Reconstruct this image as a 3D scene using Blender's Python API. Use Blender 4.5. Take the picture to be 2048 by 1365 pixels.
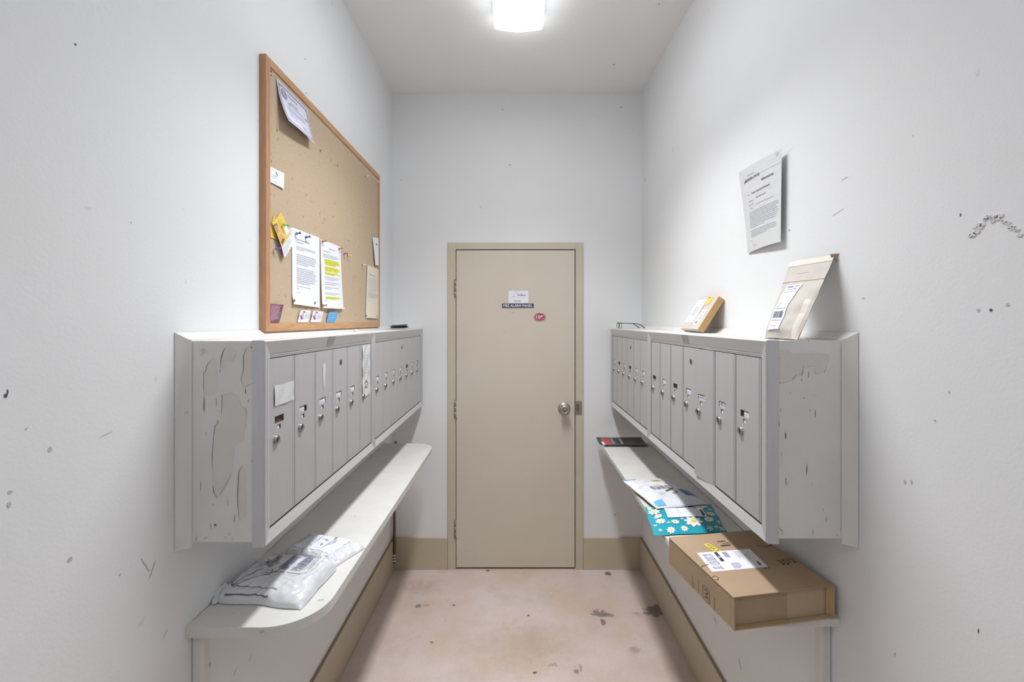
import bpy, math, random
from mathutils import Vector, Matrix, noise
random.seed(7)
S = bpy.context.scene
for o in list(bpy.data.objects):
    bpy.data.objects.remove(o)
COL = S.collection
PI = math.pi

# ------------------------------------------------------------------ camera, world, exposure
EYE = 1.597
cam_d = bpy.data.cameras.new('camera'); cam = bpy.data.objects.new('camera', cam_d); COL.objects.link(cam)
cam.location = (0, 0, EYE); cam.rotation_euler = (PI/2, 0, 0)
cam_d.sensor_width = 36; cam_d.lens = 16.0
cam_d.shift_x = -8/2048; cam_d.shift_y = -39.5/2048
cam_d.clip_start = 0.02
S.camera = cam
W = bpy.data.worlds.new('world'); S.world = W; W.use_nodes = True
W.node_tree.nodes['Background'].inputs[0].default_value = (0.9, 0.93, 1, 1)
W.node_tree.nodes['Background'].inputs[1].default_value = 0.3
S.view_settings.view_transform = 'Standard'; S.view_settings.look = 'None'
S.view_settings.gamma = 1; S.view_settings.use_curve_mapping = False
S.view_settings.exposure = 0.03
LENS_POWER = 12.0      # glow of the diffuser's underside
LENS_SIDE = 9.0       # glow of its prismatic sides
LAMP_WATTS = 16.3      # what its tubes throw downwards
SPREAD = 104.0
REAR_FILL_POWER = 11.0  # glow of the unseen fill fixture added behind the camera
REAR_FILL_WATTS = 1.0

# ------------------------------------------------------------------ room numbers (metres)
XL, XR, YB, YF, ZC = -0.796, 0.812, 2.935, -2.2, 3.071

# ------------------------------------------------------------------ materials
MATS = {}
def mat(name, col, rough=0.6, metal=0.0, spec=0.5, noise_amt=0.0, nscale=20, col2=None, bump=0.0, bscale=200,
        stretch=(1, 1, 1), emit=None, specks=0.0, speck_scale=60, speck_col=(0.12, 0.10, 0.08), coat=0.0, speck_thr=0.72):
    m = bpy.data.materials.new(name); m.use_nodes = True
    nt = m.node_tree; N = nt.nodes; L = nt.links
    b = N['Principled BSDF']
    b.inputs['Base Color'].default_value = (*col, 1); b.inputs['Roughness'].default_value = rough
    b.inputs['Metallic'].default_value = metal; b.inputs['Specular IOR Level'].default_value = spec
    b.inputs['Coat Weight'].default_value = coat
    tc = N.new('ShaderNodeTexCoord'); mp = N.new('ShaderNodeMapping'); mp.inputs['Scale'].default_value = stretch
    L.new(tc.outputs['Object'], mp.inputs[0])
    out = None
    if noise_amt > 0:
        n = N.new('ShaderNodeTexNoise'); n.inputs['Scale'].default_value = nscale; n.inputs['Detail'].default_value = 6
        n.inputs['Roughness'].default_value = 0.6
        L.new(mp.outputs[0], n.inputs[0])
        r = N.new('ShaderNodeMapRange'); r.inputs[1].default_value = 0.35; r.inputs[2].default_value = 0.68
        L.new(n.outputs[0], r.inputs[0])
        mx = N.new('ShaderNodeMix'); mx.data_type = 'RGBA'
        c2 = col2 or tuple(c*(1-noise_amt) for c in col)
        mx.inputs[6].default_value = (*col, 1); mx.inputs[7].default_value = (*c2, 1)
        L.new(r.outputs[0], mx.inputs[0]); out = mx.outputs[2]
    if specks > 0:
        n = N.new('ShaderNodeTexNoise'); n.inputs['Scale'].default_value = speck_scale; n.inputs['Detail'].default_value = 3
        L.new(mp.outputs[0], n.inputs[0])
        r = N.new('ShaderNodeMapRange'); r.inputs[1].default_value = speck_thr; r.inputs[2].default_value = speck_thr+0.04
        r.inputs[4].default_value = specks
        L.new(n.outputs[0], r.inputs[0])
        mx = N.new('ShaderNodeMix'); mx.data_type = 'RGBA'
        if out is None: mx.inputs[6].default_value = (*col, 1)
        else: L.new(out, mx.inputs[6])
        mx.inputs[7].default_value = (*speck_col, 1)
        L.new(r.outputs[0], mx.inputs[0]); out = mx.outputs[2]
    if out is not None: L.new(out, b.inputs['Base Color'])
    if bump > 0:
        n = N.new('ShaderNodeTexNoise'); n.inputs['Scale'].default_value = bscale; n.inputs['Detail'].default_value = 4
        L.new(mp.outputs[0], n.inputs[0])
        bp = N.new('ShaderNodeBump'); bp.inputs['Strength'].default_value = bump; bp.inputs['Distance'].default_value = 0.002
        L.new(n.outputs[0], bp.inputs['Height']); L.new(bp.outputs[0], b.inputs['Normal'])
    if emit:
        b.inputs['Emission Color'].default_value = (*emit[:3], 1); b.inputs['Emission Strength'].default_value = emit[3]
    MATS[name] = m
    return m

WALLC = (0.79, 0.797, 0.807)
mat('wall', WALLC, 0.62, noise_amt=1, nscale=1.7, col2=(0.765, 0.77, 0.772), bump=0.16, bscale=150, specks=0.3, speck_scale=16,
    speck_col=(0.45, 0.44, 0.42), speck_thr=0.735)
mat('ceiling', (0.86, 0.865, 0.86), 0.7, noise_amt=1, nscale=1.5, col2=(0.845, 0.85, 0.845), bump=0.3, bscale=120)
mat('scuff', (0.50, 0.49, 0.47), 0.7); mat('scuff_dark', (0.10, 0.09, 0.08), 0.7); mat('plaster', (0.70, 0.70, 0.69), 0.8)
mat('tan', (0.53, 0.465, 0.35), 0.5, noise_amt=0.06, nscale=4, bump=0.15, bscale=150, specks=0.3, speck_scale=35, speck_col=(0.2, 0.17, 0.12))
mat('tan_frame', (0.57, 0.515, 0.405), 0.42, noise_amt=0.05, nscale=4, bump=0.1, bscale=150)
mat('tan_door', (0.63, 0.575, 0.49), 0.42, noise_amt=1, nscale=2.2, col2=(0.605, 0.545, 0.455), bump=0.12, bscale=120, specks=0.25, speck_scale=22, speck_col=(0.33, 0.29, 0.22))
mat('tan_edge', (0.30, 0.23, 0.16), 0.6)
mat('gap', (0.03, 0.025, 0.02), 0.9)
mat('steel', (0.50, 0.47, 0.43), 0.32, metal=0.9, noise_amt=0.15, nscale=60)
mat('old_steel', (0.36, 0.32, 0.28), 0.45, metal=0.7, noise_amt=0.2, nscale=90)
mat('alu', (0.57, 0.57, 0.585), 0.5, metal=0.45, noise_amt=1, nscale=14, col2=(0.55, 0.55, 0.56), stretch=(5, 5, 0.6), bump=0.12, bscale=120)
mat('alu_rail', (0.66, 0.66, 0.66), 0.45, metal=0.45, noise_amt=1, nscale=14, col2=(0.63, 0.63, 0.63), stretch=(0.7, 5, 5), bump=0.1, bscale=120)
mat('alu_dark', (0.20, 0.20, 0.205), 0.5, metal=0.4)
mat('seam', (0.07, 0.07, 0.08), 0.8)
mat('chrome', (0.36, 0.355, 0.35), 0.3, metal=1.0)
mat('key_dark', (0.05, 0.045, 0.04), 0.5)
mat('slot_brown', (0.115, 0.055, 0.04), 0.7, noise_amt=0.4, nscale=150)
mat('plate_grey', (0.47, 0.47, 0.45), 0.6, metal=0.2)
mat('paint_wood', (0.71, 0.705, 0.68), 0.5, noise_amt=1, nscale=6, col2=(0.66, 0.65, 0.62), bump=0.25, bscale=60,
    specks=0.5, speck_scale=28, speck_col=(0.40, 0.38, 0.35), speck_thr=0.70)
mat('paint_shelf', (0.675, 0.67, 0.64), 0.5, noise_amt=1, nscale=9, col2=(0.63, 0.62, 0.585), bump=0.25, bscale=80,
    specks=0.6, speck_scale=30, speck_col=(0.30, 0.27, 0.23), speck_thr=0.69)
mat('peel', (0.655, 0.635, 0.595), 0.7, noise_amt=0.04, nscale=20)
mat('crack', (0.17, 0.15, 0.13), 0.8)
mat('cork', (0.545, 0.43, 0.305), 0.85, noise_amt=1, nscale=260, col2=(0.45, 0.34, 0.225), bump=0.3, bscale=500,
    specks=0.55, speck_scale=42, speck_col=(0.30, 0.20, 0.12), speck_thr=0.68)
mat('cork_hole', (0.09, 0.06, 0.04), 0.9)
mat('oak', (0.56, 0.325, 0.165), 0.45, noise_amt=1, nscale=9, col2=(0.45, 0.235, 0.11), stretch=(1.2, 6, 9), bump=0.08, bscale=120)
mat('oak_v', (0.52, 0.28, 0.15), 0.45, noise_amt=1, nscale=9, col2=(0.43, 0.22, 0.11), stretch=(9, 6, 1.2), bump=0.08, bscale=120)
mat('paper', (0.80, 0.81, 0.87), 0.6); mat('paper_grey', (0.66, 0.665, 0.665), 0.6, noise_amt=0.05, nscale=30)
mat('paper_cream', (0.74, 0.67, 0.55), 0.7); mat('paper_lilac', (0.68, 0.68, 0.80), 0.6)
mat('ink', (0.10, 0.10, 0.13), 0.7); mat('ink_soft', (0.40, 0.40, 0.47), 0.7); mat('ink_grey', (0.52, 0.52, 0.56), 0.7)
mat('ink_lilac', (0.30, 0.29, 0.44), 0.7); mat('ink_blue', (0.25, 0.25, 0.36), 0.7)
mat('highlight', (0.72, 0.70, 0.06), 0.7); mat('hl_ink', (0.33, 0.36, 0.04), 0.7)
mat('yellow', (0.74, 0.52, 0.10), 0.55); mat('yellow_label', (0.80, 0.70, 0.05), 0.5)
mat('food_dark', (0.17, 0.11, 0.12), 0.6); mat('food_pink', (0.55, 0.30, 0.24), 0.6); mat('food_gold', (0.70, 0.42, 0.12), 0.6)
mat('maroon', (0.20, 0.065, 0.11), 0.5); mat('mauve', (0.58, 0.38, 0.46), 0.6)
mat('blue_card', (0.10, 0.38, 0.72), 0.5); mat('blue_pale', (0.45, 0.68, 0.85), 0.5)
mat('skin', (0.65, 0.42, 0.34), 0.6); mat('hair', (0.14, 0.07, 0.06), 0.7); mat('purple', (0.25, 0.06, 0.36), 0.5)
mat('pin_blue', (0.04, 0.10, 0.40), 0.25); mat('pin_purple', (0.22, 0.08, 0.50), 0.25); mat('pin_green', (0.15, 0.62, 0.18), 0.3)
mat('pin_tan', (0.40, 0.20, 0.10), 0.35); mat('pin_clear', (0.75, 0.72, 0.62), 0.15); mat('pin_yellow', (0.75, 0.62, 0.08), 0.3)
mat('navy', (0.035, 0.035, 0.075), 0.35); mat('white_ink', (0.85, 0.85, 0.88), 0.5)
mat('red_oval', (0.42, 0.025, 0.055), 0.4); mat('pink_ink', (0.80, 0.55, 0.62), 0.5)
mat('poly', (0.66, 0.665, 0.69), 0.28, coat=0.15); mat('poly_under', (0.13, 0.14, 0.17), 0.4)
mat('poly_lilac', (0.50, 0.52, 0.68), 0.35)
mat('cardboard', (0.415, 0.295, 0.19), 0.75, noise_amt=0.1, nscale=8, bump=0.1, bscale=200)
mat('cardboard_tape', (0.47, 0.35, 0.23), 0.35); mat('card_edge', (0.33, 0.21, 0.12), 0.8); mat('card_in', (0.46, 0.31, 0.17), 0.8)
mat('card_print', (0.075, 0.045, 0.03), 0.7)
mat('card_pale', (0.53, 0.48, 0.42), 0.6); mat('card_orange', (0.50, 0.30, 0.13), 0.65)
mat('teal', (0.015, 0.36, 0.46), 0.35, noise_amt=0.12, nscale=12); mat('petal', (0.80, 0.77, 0.78), 0.5); mat('petal_eye', (0.72, 0.68, 0.05), 0.5)
mat('mailer_white', (0.74, 0.74, 0.79), 0.38); mat('mailer_blue', (0.04, 0.16, 0.46), 0.4); mat('mailer_sky', (0.15, 0.46, 0.80), 0.4)
mat('mailer_line', (0.45, 0.50, 0.72), 0.5)
mat('black_card', (0.025, 0.022, 0.022), 0.3); mat('red', (0.50, 0.05, 0.06), 0.4)
mat('kraft', (0.55, 0.50, 0.45), 0.65, noise_amt=0.1, nscale=10); mat('kraft_fold', (0.70, 0.64, 0.57), 0.6); mat('kraft_dark', (0.36, 0.27, 0.20), 0.8)
mat('dark_wire', (0.03, 0.03, 0.035), 0.3, metal=0.3)
mat('rod', (0.14, 0.075, 0.04), 0.6); mat('lamp_body', (0.80, 0.80, 0.80), 0.5); mat('leaf', (0.25, 0.16, 0.10), 0.8)
mat('lens_white', (0.85, 0.86, 0.88), 0.4, emit=(0.93, 0.96, 1.0, LENS_POWER))
mat('lens_side', (0.85, 0.86, 0.88), 0.4, emit=(0.93, 0.96, 1.0, LENS_SIDE))
mat('lens_rear_fill', (0.85, 0.86, 0.88), 0.4, emit=(0.93, 0.96, 1.0, REAR_FILL_POWER))
mat('lens_seam', (0.75, 0.76, 0.78), 0.4, emit=(0.93, 0.96, 1.0, 0.3))
M = MATS

def floor_material():
    m = bpy.data.materials.new('floor'); m.use_nodes = True; nt = m.node_tree; N = nt.nodes; L = nt.links
    b = N['Principled BSDF']; b.inputs['Roughness'].default_value = 0.55
    tc = N.new('ShaderNodeTexCoord')
    def nz(scale, detail=6, rough=0.6):
        n = N.new('ShaderNodeTexNoise'); n.inputs['Scale'].default_value = scale; n.inputs['Detail'].default_value = detail
        n.inputs['Roughness'].default_value = rough; L.new(tc.outputs['Object'], n.inputs[0]); return n
    def rng(sock, a, c, lo=0, hi=1):
        r = N.new('ShaderNodeMapRange'); r.inputs[1].default_value = a; r.inputs[2].default_value = c
        r.inputs[3].default_value = lo; r.inputs[4].default_value = hi; L.new(sock, r.inputs[0]); return r.outputs[0]
    def mix(fac, a, c, mul=False):
        x = N.new('ShaderNodeMix'); x.data_type = 'RGBA'
        if mul: x.blend_type = 'MULTIPLY'
        L.new(fac, x.inputs[0])
        if isinstance(a, tuple): x.inputs[6].default_value = (*a, 1)
        else: L.new(a, x.inputs[6])
        x.inputs[7].default_value = (*c, 1); return x.outputs[2]
    c = mix(rng(nz(2.2).outputs[0], 0.38, 0.62), (0.66, 0.565, 0.54), (0.60, 0.47, 0.39))
    c = mix(rng(nz(6, 9, 0.7).outputs[0], 0.5, 0.75, 0, 0.5), c, (0.46, 0.38, 0.34))
    c = mix(rng(nz(90, 5, 0.7).outputs[0], 0.45, 0.75, 0, 0.35), c, (0.48, 0.38, 0.33))
    c = mix(rng(nz(55, 2).outputs[0], 0.72, 0.75, 0, 0.7), c, (0.12, 0.09, 0.08))
    wn = nz(26, 6, 0.7)
    def stain(cx, cy, rx, ry, colr, amt, c, soft=0.35, warp=0.05):
        sub = N.new('ShaderNodeVectorMath'); sub.operation = 'SUBTRACT'; sub.inputs[1].default_value = (0.5, 0.5, 0.5); L.new(wn.outputs[1], sub.inputs[0])
        sc = N.new('ShaderNodeVectorMath'); sc.operation = 'SCALE'; sc.inputs[3].default_value = warp*4.5; L.new(sub.outputs[0], sc.inputs[0])
        ad = N.new('ShaderNodeVectorMath'); ad.operation = 'ADD'; L.new(tc.outputs['Object'], ad.inputs[0]); L.new(sc.outputs[0], ad.inputs[1])
        s2 = N.new('ShaderNodeVectorMath'); s2.operation = 'SUBTRACT'; s2.inputs[1].default_value = (cx, cy, 0); L.new(ad.outputs[0], s2.inputs[0])
        mu = N.new('ShaderNodeVectorMath'); mu.operation = 'MULTIPLY'; mu.inputs[1].default_value = (1/rx, 1/ry, 0); L.new(s2.outputs[0], mu.inputs[0])
        ln = N.new('ShaderNodeVectorMath'); ln.operation = 'LENGTH'; L.new(mu.outputs[0], ln.inputs[0])
        return mix(rng(ln.outputs['Value'], 1, 1-soft, 0, amt), c, colr)
    def at(px, py):
        Y = EYE*910/(py-643); return (px-1032)*Y/910, Y
    for (px, py, rx, ry, colr, amt, soft, warp) in [
        (1200, 1228, .05, .035, (0.20, 0.16, 0.155), .85, .3, .03), (1217, 1231, .035, .018, (0.20, 0.16, 0.155), .8, .3, .02),
        (1206, 1245, .02, .03, (0.20, 0.16, 0.155), .85, .3, .015),
        (1312, 1222, .075, .06, (0.15, 0.12, 0.11), .85, .35, .03), (1275, 1229, .04, .012, (0.2, 0.17, 0.15), .6, .6, .03),
        (837, 1213, .018, .02, (0.20, 0.14, 0.10), .8, .3, .012), (851, 1211, .025, .008, (0.25, 0.18, 0.13), .6, .5, .012),
        (836, 1196, .03, .05, (0.56, 0.53, 0.53), .7, .5, .02), (908, 1211, .012, .010, (0.17, 0.12, 0.10), .9, .3, .005),
        (1057, 1232, .008, .007, (0.10, 0.07, 0.06), .9, .3, .003), (1268, 1301, .035, .03, (0.38, 0.27, 0.20), .7, .5, .02),
        (835, 1175, .14, .10, (0.38, 0.28, 0.22), .5, .8, .06), (1060, 1290, .30, .20, (0.44, 0.32, 0.24), .5, .8, .08),
        (1152, 1343, .015, .02, (0.22, 0.18, 0.16), .8, .5, .01), (1070, 1346, .01, .009, (0.08, 0.06, 0.06), .9, .3, .003),
        (863, 1286, .012, .006, (0.08, 0.06, 0.06), .9, .3, .006), (1105, 1330, .03, .012, (0.26, 0.2, 0.17), .6, .6, .02),
        (976, 1142, .012, .012, (0.10, 0.07, 0.06), .9, .3, .006), (1160, 1336, .01, .03, (0.25, 0.2, 0.18), .6, .5, .01)]:
        x, y = at(px, py); c = stain(x, y, rx, ry, colr, amt, c, soft, warp)
    L.new(c, b.inputs['Base Color'])
    bp = N.new('ShaderNodeBump'); bp.inputs['Strength'].default_value = 0.35; bp.inputs['Distance'].default_value = 0.003
    L.new(nz(40, 6, 0.7).outputs[0], bp.inputs['Height']); L.new(bp.outputs[0], b.inputs['Normal'])
    MATS['floor'] = m
floor_material()

# ------------------------------------------------------------------ mesh builder
class MB:
    def __init__(s): s.v = []; s.f = []; s.m = []; s.sm = []
    def vert(s, p): s.v.append(tuple(p)); return len(s.v)-1
    def face(s, pts, m, smooth=False):
        i = [s.vert(p) for p in pts]; s.f.append(i); s.m.append(m); s.sm.append(smooth)
    def box(s, x0, x1, y0, y1, z0, z1, m):
        P = [(x0,y0,z0),(x1,y0,z0),(x1,y1,z0),(x0,y1,z0),(x0,y0,z1),(x1,y0,z1),(x1,y1,z1),(x0,y1,z1)]
        b = len(s.v); s.v += P
        for q in ((0,3,2,1),(4,5,6,7),(0,1,5,4),(1,2,6,5),(2,3,7,6),(3,0,4,7)):
            s.f.append([b+k for k in q]); s.m.append(m); s.sm.append(False)
        return s
    def hexa(s, P, m):      # 8 points ordered as in box
        b = len(s.v); s.v += [tuple(p) for p in P]
        for q in ((0,3,2,1),(4,5,6,7),(0,1,5,4),(1,2,6,5),(2,3,7,6),(3,0,4,7)):
            s.f.append([b+k for k in q]); s.m.append(m); s.sm.append(False)
        return s
    def grid(s, fn, nu, nv, m, smooth=True, u0=0, u1=1, v0=0, v1=1, flip=False):
        b = len(s.v)
        for j in range(nv+1):
            for i in range(nu+1):
                s.v.append(tuple(fn(u0+(u1-u0)*i/nu, v0+(v1-v0)*j/nv)))
        for j in range(nv):
            for i in range(nu):
                a = b+j*(nu+1)+i; q = [a, a+nu+1, a+nu+2, a+1]
                if flip: q.reverse()
                s.f.append(q); s.m.append(m); s.sm.append(smooth)
        return s
    def tube(s, pts, r, m, n=10, caps=True):
        pts = [Vector(p) for p in pts]; rs = r if isinstance(r, (list, tuple)) else [r]*len(pts)
        b = len(s.v); up = None
        for i, p in enumerate(pts):
            t = (pts[min(i+1, len(pts)-1)]-pts[max(i-1, 0)]).normalized()
            if up is None: up = t.orthogonal().normalized()
            up = (up-t*up.dot(t)).normalized(); w = t.cross(up)
            for k in range(n):
                a = 2*PI*k/n; s.v.append(tuple(p+(up*math.cos(a)+w*math.sin(a))*rs[i]))
        for i in range(len(pts)-1):
            for k in range(n):
                a = b+i*n+k; c = b+i*n+(k+1) % n
                s.f.append([a, c, c+n, a+n]); s.m.append(m); s.sm.append(True)
        if caps:
            s.f.append([b+k for k in range(n)][::-1]); s.m.append(m); s.sm.append(False)
            e = b+(len(pts)-1)*n; s.f.append([e+k for k in range(n)]); s.m.append(m); s.sm.append(False)
        return s
    def extrude(s, outline, z0, z1, m, mside=None):
        n = len(outline); b = len(s.v)
        s.v += [(x, y, z0) for x, y in outline]+[(x, y, z1) for x, y in outline]
        s.f.append([b+k for k in range(n)][::-1]); s.m.append(m); s.sm.append(False)
        s.f.append([b+n+k for k in range(n)]); s.m.append(m); s.sm.append(False)
        for k in range(n):
            k2 = (k+1) % n; s.f.append([b+k, b+k2, b+n+k2, b+n+k]); s.m.append(mside or m); s.sm.append(False)
        return s
    def build(s, name, parent=None, loc=(0,0,0), rotz=0, bevel=0, seg=2, **tags):
        me = bpy.data.meshes.new(name); me.from_pydata(s.v, [], s.f)
        names = []
        for k, q in enumerate(me.polygons):
            if s.m[k] not in names: names.append(s.m[k]); me.materials.append(MATS[s.m[k]])
            q.material_index = names.index(s.m[k]); q.use_smooth = s.sm[k]
        me.validate(); me.update()
        o = bpy.data.objects.new(name, me); COL.objects.link(o)
        o.location = loc; o.rotation_euler = (0, 0, rotz)
        if parent: o.parent = parent
        if bevel:
            bm = o.modifiers.new('bevel', 'BEVEL'); bm.width = bevel; bm.segments = seg; bm.limit_method = 'ANGLE'; bm.angle_limit = 0.7
        for k, v in tags.items(): o[k] = v
        return o

def thing(name, label, cat, loc=(0,0,0), rotz=0, group=None, kind=None):
    o = bpy.data.objects.new(name, None); COL.objects.link(o); o.location = loc; o.rotation_euler = (0, 0, rotz)
    o.empty_display_size = 0.05
    if label: o['label'] = label
    if cat: o['category'] = cat
    if group: o['group'] = group
    if kind: o['kind'] = kind
    return o

# ------------------------------------------------------------------ print on surfaces
# a surface is fn(u, v) -> point, v runs down the sheet; lift(fn, d) moves it out along the normal
def lift(fn, d):
    def g(u, v):
        e = 0.004; p = Vector(fn(u, v))
        du = Vector(fn(u+e, v))-Vector(fn(u-e, v)); dv = Vector(fn(u, v+e))-Vector(fn(u, v-e))
        n = dv.cross(du)
        if n.length < 1e-12: return p
        return p+n.normalized()*d
    return g
def rect(mb, fn, u0, u1, v0, v1, m, nu=1, nv=1, d=0.0004):
    mb.grid(lift(fn, d), nu, nv, m, False, u0, u1, v0, v1)
def poly(mb, fn, pts, m, d=0.0004):
    g = lift(fn, d); mb.face([g(u, v) for u, v in pts][::-1], m)
def ribbon(mb, fn, pts, w, m, aspect=1.0, d=0.0006, sub=4):
    g = lift(fn, d); P = []
    for (a, b) in zip(pts[:-1], pts[1:]):
        for k in range(sub): P.append((a[0]+(b[0]-a[0])*k/sub, a[1]+(b[1]-a[1])*k/sub))
    P.append(pts[-1])
    for a, b in zip(P[:-1], P[1:]):
        dx, dy = (b[0]-a[0])*aspect, b[1]-a[1]; l = math.hypot(dx, dy) or 1; nx, ny = -dy/l*w/aspect, dx/l*w
        mb.face([g(a[0]-nx, a[1]-ny), g(a[0]+nx, a[1]+ny), g(b[0]+nx, b[1]+ny), g(b[0]-nx, b[1]-ny)], m)
def lines(mb, fn, u0, u1, v0, v1, n, m='ink_soft', fill=0.42, ragged=0.12, seed=1, word=0.05, nu=1):
    r = random.Random(seed); st = (v1-v0)/n
    for i in range(n):
        va = v0+i*st+st*(1-fill)/2; vb = va+st*fill; u = u0; end = u1-(u1-u0)*ragged*r.random()
        if i == n-1: end = u0+(u1-u0)*(0.35+0.4*r.random())
        while u < end-0.005:
            w = min(word*(0.4+r.random()*1.3), end-u)
            rect(mb, fn, u, u+w, va, vb, m, nu); u += w+word*0.22
def barcode(mb, fn, u0, u1, v0, v1, m='ink_blue', seed=3, horizontal=False, dens=26):
    r = random.Random(seed); t = 0
    while t < 1:
        w = r.choice((0.35, 0.6, 1.1))/dens
        w = min(w, 1-t)
        if horizontal: rect(mb, fn, u0, u1, v0+(v1-v0)*t, v0+(v1-v0)*(t+w), m)
        else: rect(mb, fn, u0+(u1-u0)*t, u0+(u1-u0)*(t+w), v0, v1, m)
        t += w+r.choice((0.3, 0.5, 0.9))/dens
_tc = {}
def glyphs(txt, bold=0.0):
    if (txt, bold) in _tc: return _tc[(txt, bold)]
    cu = bpy.data.curves.new('lettering', 'FONT'); cu.body = txt; cu.size = 1; cu.offset = bold; cu.resolution_u = 2
    ob = bpy.data.objects.new('lettering', cu); COL.objects.link(ob)
    bpy.context.view_layer.update()
    dg = bpy.context.evaluated_depsgraph_get(); me = bpy.data.meshes.new_from_object(ob.evaluated_get(dg))
    V = [(v.co.x, v.co.y) for v in me.vertices]; F = [list(p.vertices) for p in me.polygons]
    bpy.data.objects.remove(ob); bpy.data.curves.remove(cu); bpy.data.meshes.remove(me)
    x0 = min(v[0] for v in V); x1 = max(v[0] for v in V); y0 = min(v[1] for v in V); y1 = max(v[1] for v in V)
    V = [((x-x0)/(x1-x0), 1-(y-y0)/(y1-y0)) for x, y in V]
    _tc[(txt, bold)] = (V, F); return V, F
def text(mb, fn, txt, u0, u1, v0, v1, m='ink', d=0.0006, rot=0, bold=0.01):
    V, F = glyphs(txt, bold); g = lift(fn, d)
    for f in F:
        P = []
        for k in f:
            a, b = V[k]
            if rot == 180: a, b = 1-a, 1-b
            elif rot == 90: a, b = b, 1-a
            elif rot == -90: a, b = 1-b, a
            P.append(g(u0+(u1-u0)*a, v0+(v1-v0)*b))
        mb.face(P, m)
def bil(TL, TR, BR, BL):
    TL, TR, BR, BL = map(Vector, (TL, TR, BR, BL))
    return lambda u, v: (TL*(1-u)+TR*u)*(1-v)+(BL*(1-u)+BR*u)*v

# pixel -> metres on real planes of the room (depth Y, height Z)
def side(px, py, X):                 # point of a plane parallel to the side walls
    Y = abs(X)*910/abs(px-1032); return Y, EYE+(643-py)*Y/910
def front(px, py, Y):                # point of a plane parallel to the back wall
    return (px-1032)*Y/910, EYE+(643-py)*Y/910
def level(px, py, z):                # point of a level plane
    Y = (z-EYE)*910/(643-py); return (px-1032)*Y/910, Y

# ------------------------------------------------------------------ room shell
T = 0.1
def blob(r, cx, cy, rx, ry, n=9, jag=0.35):
    return [(cx+rx*math.cos(2*PI*k/n)*(1-jag*r.random()), cy+ry*math.sin(2*PI*k/n)*(1-jag*r.random())) for k in range(n)]
def struct(mb, name, **k): return mb.build(name, kind='structure', **k)

b = MB().box(XL-T, XR+T, YF-T, YB+T, -T, 0, 'floor'); struct(b, 'floor')
b = MB().box(XL-T, XR+T, YF-T, YB+T, ZC, ZC+T, 'ceiling')
rr = random.Random(2)
for (px, py, rx, ry) in [(1318, 8, .006, .010), (1228, 129, .010, .008)]:
    Y = (ZC-EYE)*910/(643-py); X = (px-1032)*Y/910
    b.face([(x, y, ZC-0.0004) for x, y in blob(rr, X, Y, rx, ry)], 'scuff')
struct(b, 'ceiling')

wl = MB().box(XL-T, XL, YF, YB, 0, ZC, 'wall')
wr = MB().box(XR, XR+T, YF, YB, 0, ZC, 'wall')
def scuff(mbw, sgn, px, py, rx, rz, m, n=8, ang=0):
    X = XL if sgn < 0 else XR
    Y, Z = side(px, py, X); k = Y/910
    pts = blob(rr, 0, 0, rx*k, rz*k, n); ca, sa = math.cos(ang), math.sin(ang)
    pts = [(Y+sgn*(-1)*(x*ca-z*sa)*1.0, Z+x*sa+z*ca) for x, z in pts]
    if sgn < 0: pts = pts[::-1]
    mbw.face([(X-sgn*0.0005, y, z) for y, z in pts], m)
for a in [(11,792,5,6,'scuff_dark'),(15,784,2,7,'scuff_dark'),(151,89,3,3,'scuff_dark'),(140,1120,7,6,'scuff'),(18,1010,4,8,'scuff'),(53,858,3,3,'scuff'),
          (290,1130,2,26,'scuff',6,.5),(305,1140,2,22,'scuff',6,-.5),(262,445,2,3,'scuff'),(100,900,5,7,'scuff'),(20,985,6,4,'scuff'),(610,118,2,2,'scuff_dark'),
          (765,256,1.5,1.5,'scuff_dark'),(612,187,2,2,'scuff_dark'),(240,1150,3,3,'scuff'),(330,1270,14,1.2,'scuff',6,.7),(210,870,20,1.0,'scuff',6,.15),
          (420,1330,3,7,'scuff'),(470,1345,12,1.4,'scuff',6,.8),(500,1318,10,1.2,'scuff',6,.9)]:
    scuff(wl, -1, *a)
for a in [(1921,430,2,4,'scuff_dark'),(1957,621,4,4,'scuff'),(1982,621,4,4,'scuff_dark'),(1810,965,4,5,'scuff'),(1823,965,3,5,'scuff'),(1898,785,2,4,'scuff'),
          (1957,1263,2,7,'scuff_dark'),(1727,597,6,1.5,'scuff'),(1676,425,26,1.0,'scuff',6,.22),(1690,357,12,1.2,'scuff',6,.1),(1826,272,2,2,'scuff'),
          (2015,610,5,4,'scuff'),(1579,461,1.4,2.2,'scuff_dark'),(1870,842,3,3,'scuff'),(1640,1312,1.6,9,'scuff_dark',6,-.5),(1790,1310,2,7,'scuff',6,-.4),
          (1700,715,10,1,'scuff'),(1345,300,8,1,'scuff',6,.8),(1290,360,2,7,'scuff'),(1400,1340,8,1.2,'scuff_dark',6,-.9),(1480,1330,14,1.2,'scuff_dark',6,-.9),
          (1430,1240,9,1.2,'scuff_dark',6,-.9),(1352,1180,8,1.4,'scuff_dark',6,-1.0),(1372,1200,9,1.2,'scuff',6,-1.0)]:
    scuff(wr, 1, *a)
# lumpy patch of old plaster repair near the right edge of the photo
for k in range(26):
    t = k/25; px = 1942+98*t; py = 470-34*math.sin(PI*t)+rr.uniform(-7, 7)
    Y, Z = side(px, py, XR); r = rr.uniform(2.5, 6)*Y/910
    c = Vector((XR, Y, Z))
    wr.grid(lambda u, v: (c.x-0.0016*math.sin(PI*v), c.y+r*1.4*math.cos(2*PI*u)*math.cos(PI*v/2), c.z+r*math.sin(2*PI*u)*math.cos(PI*v/2)), 10, 3, 'plaster', True)
struct(wl, 'wall_left'); struct(wr, 'wall_right')

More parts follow.
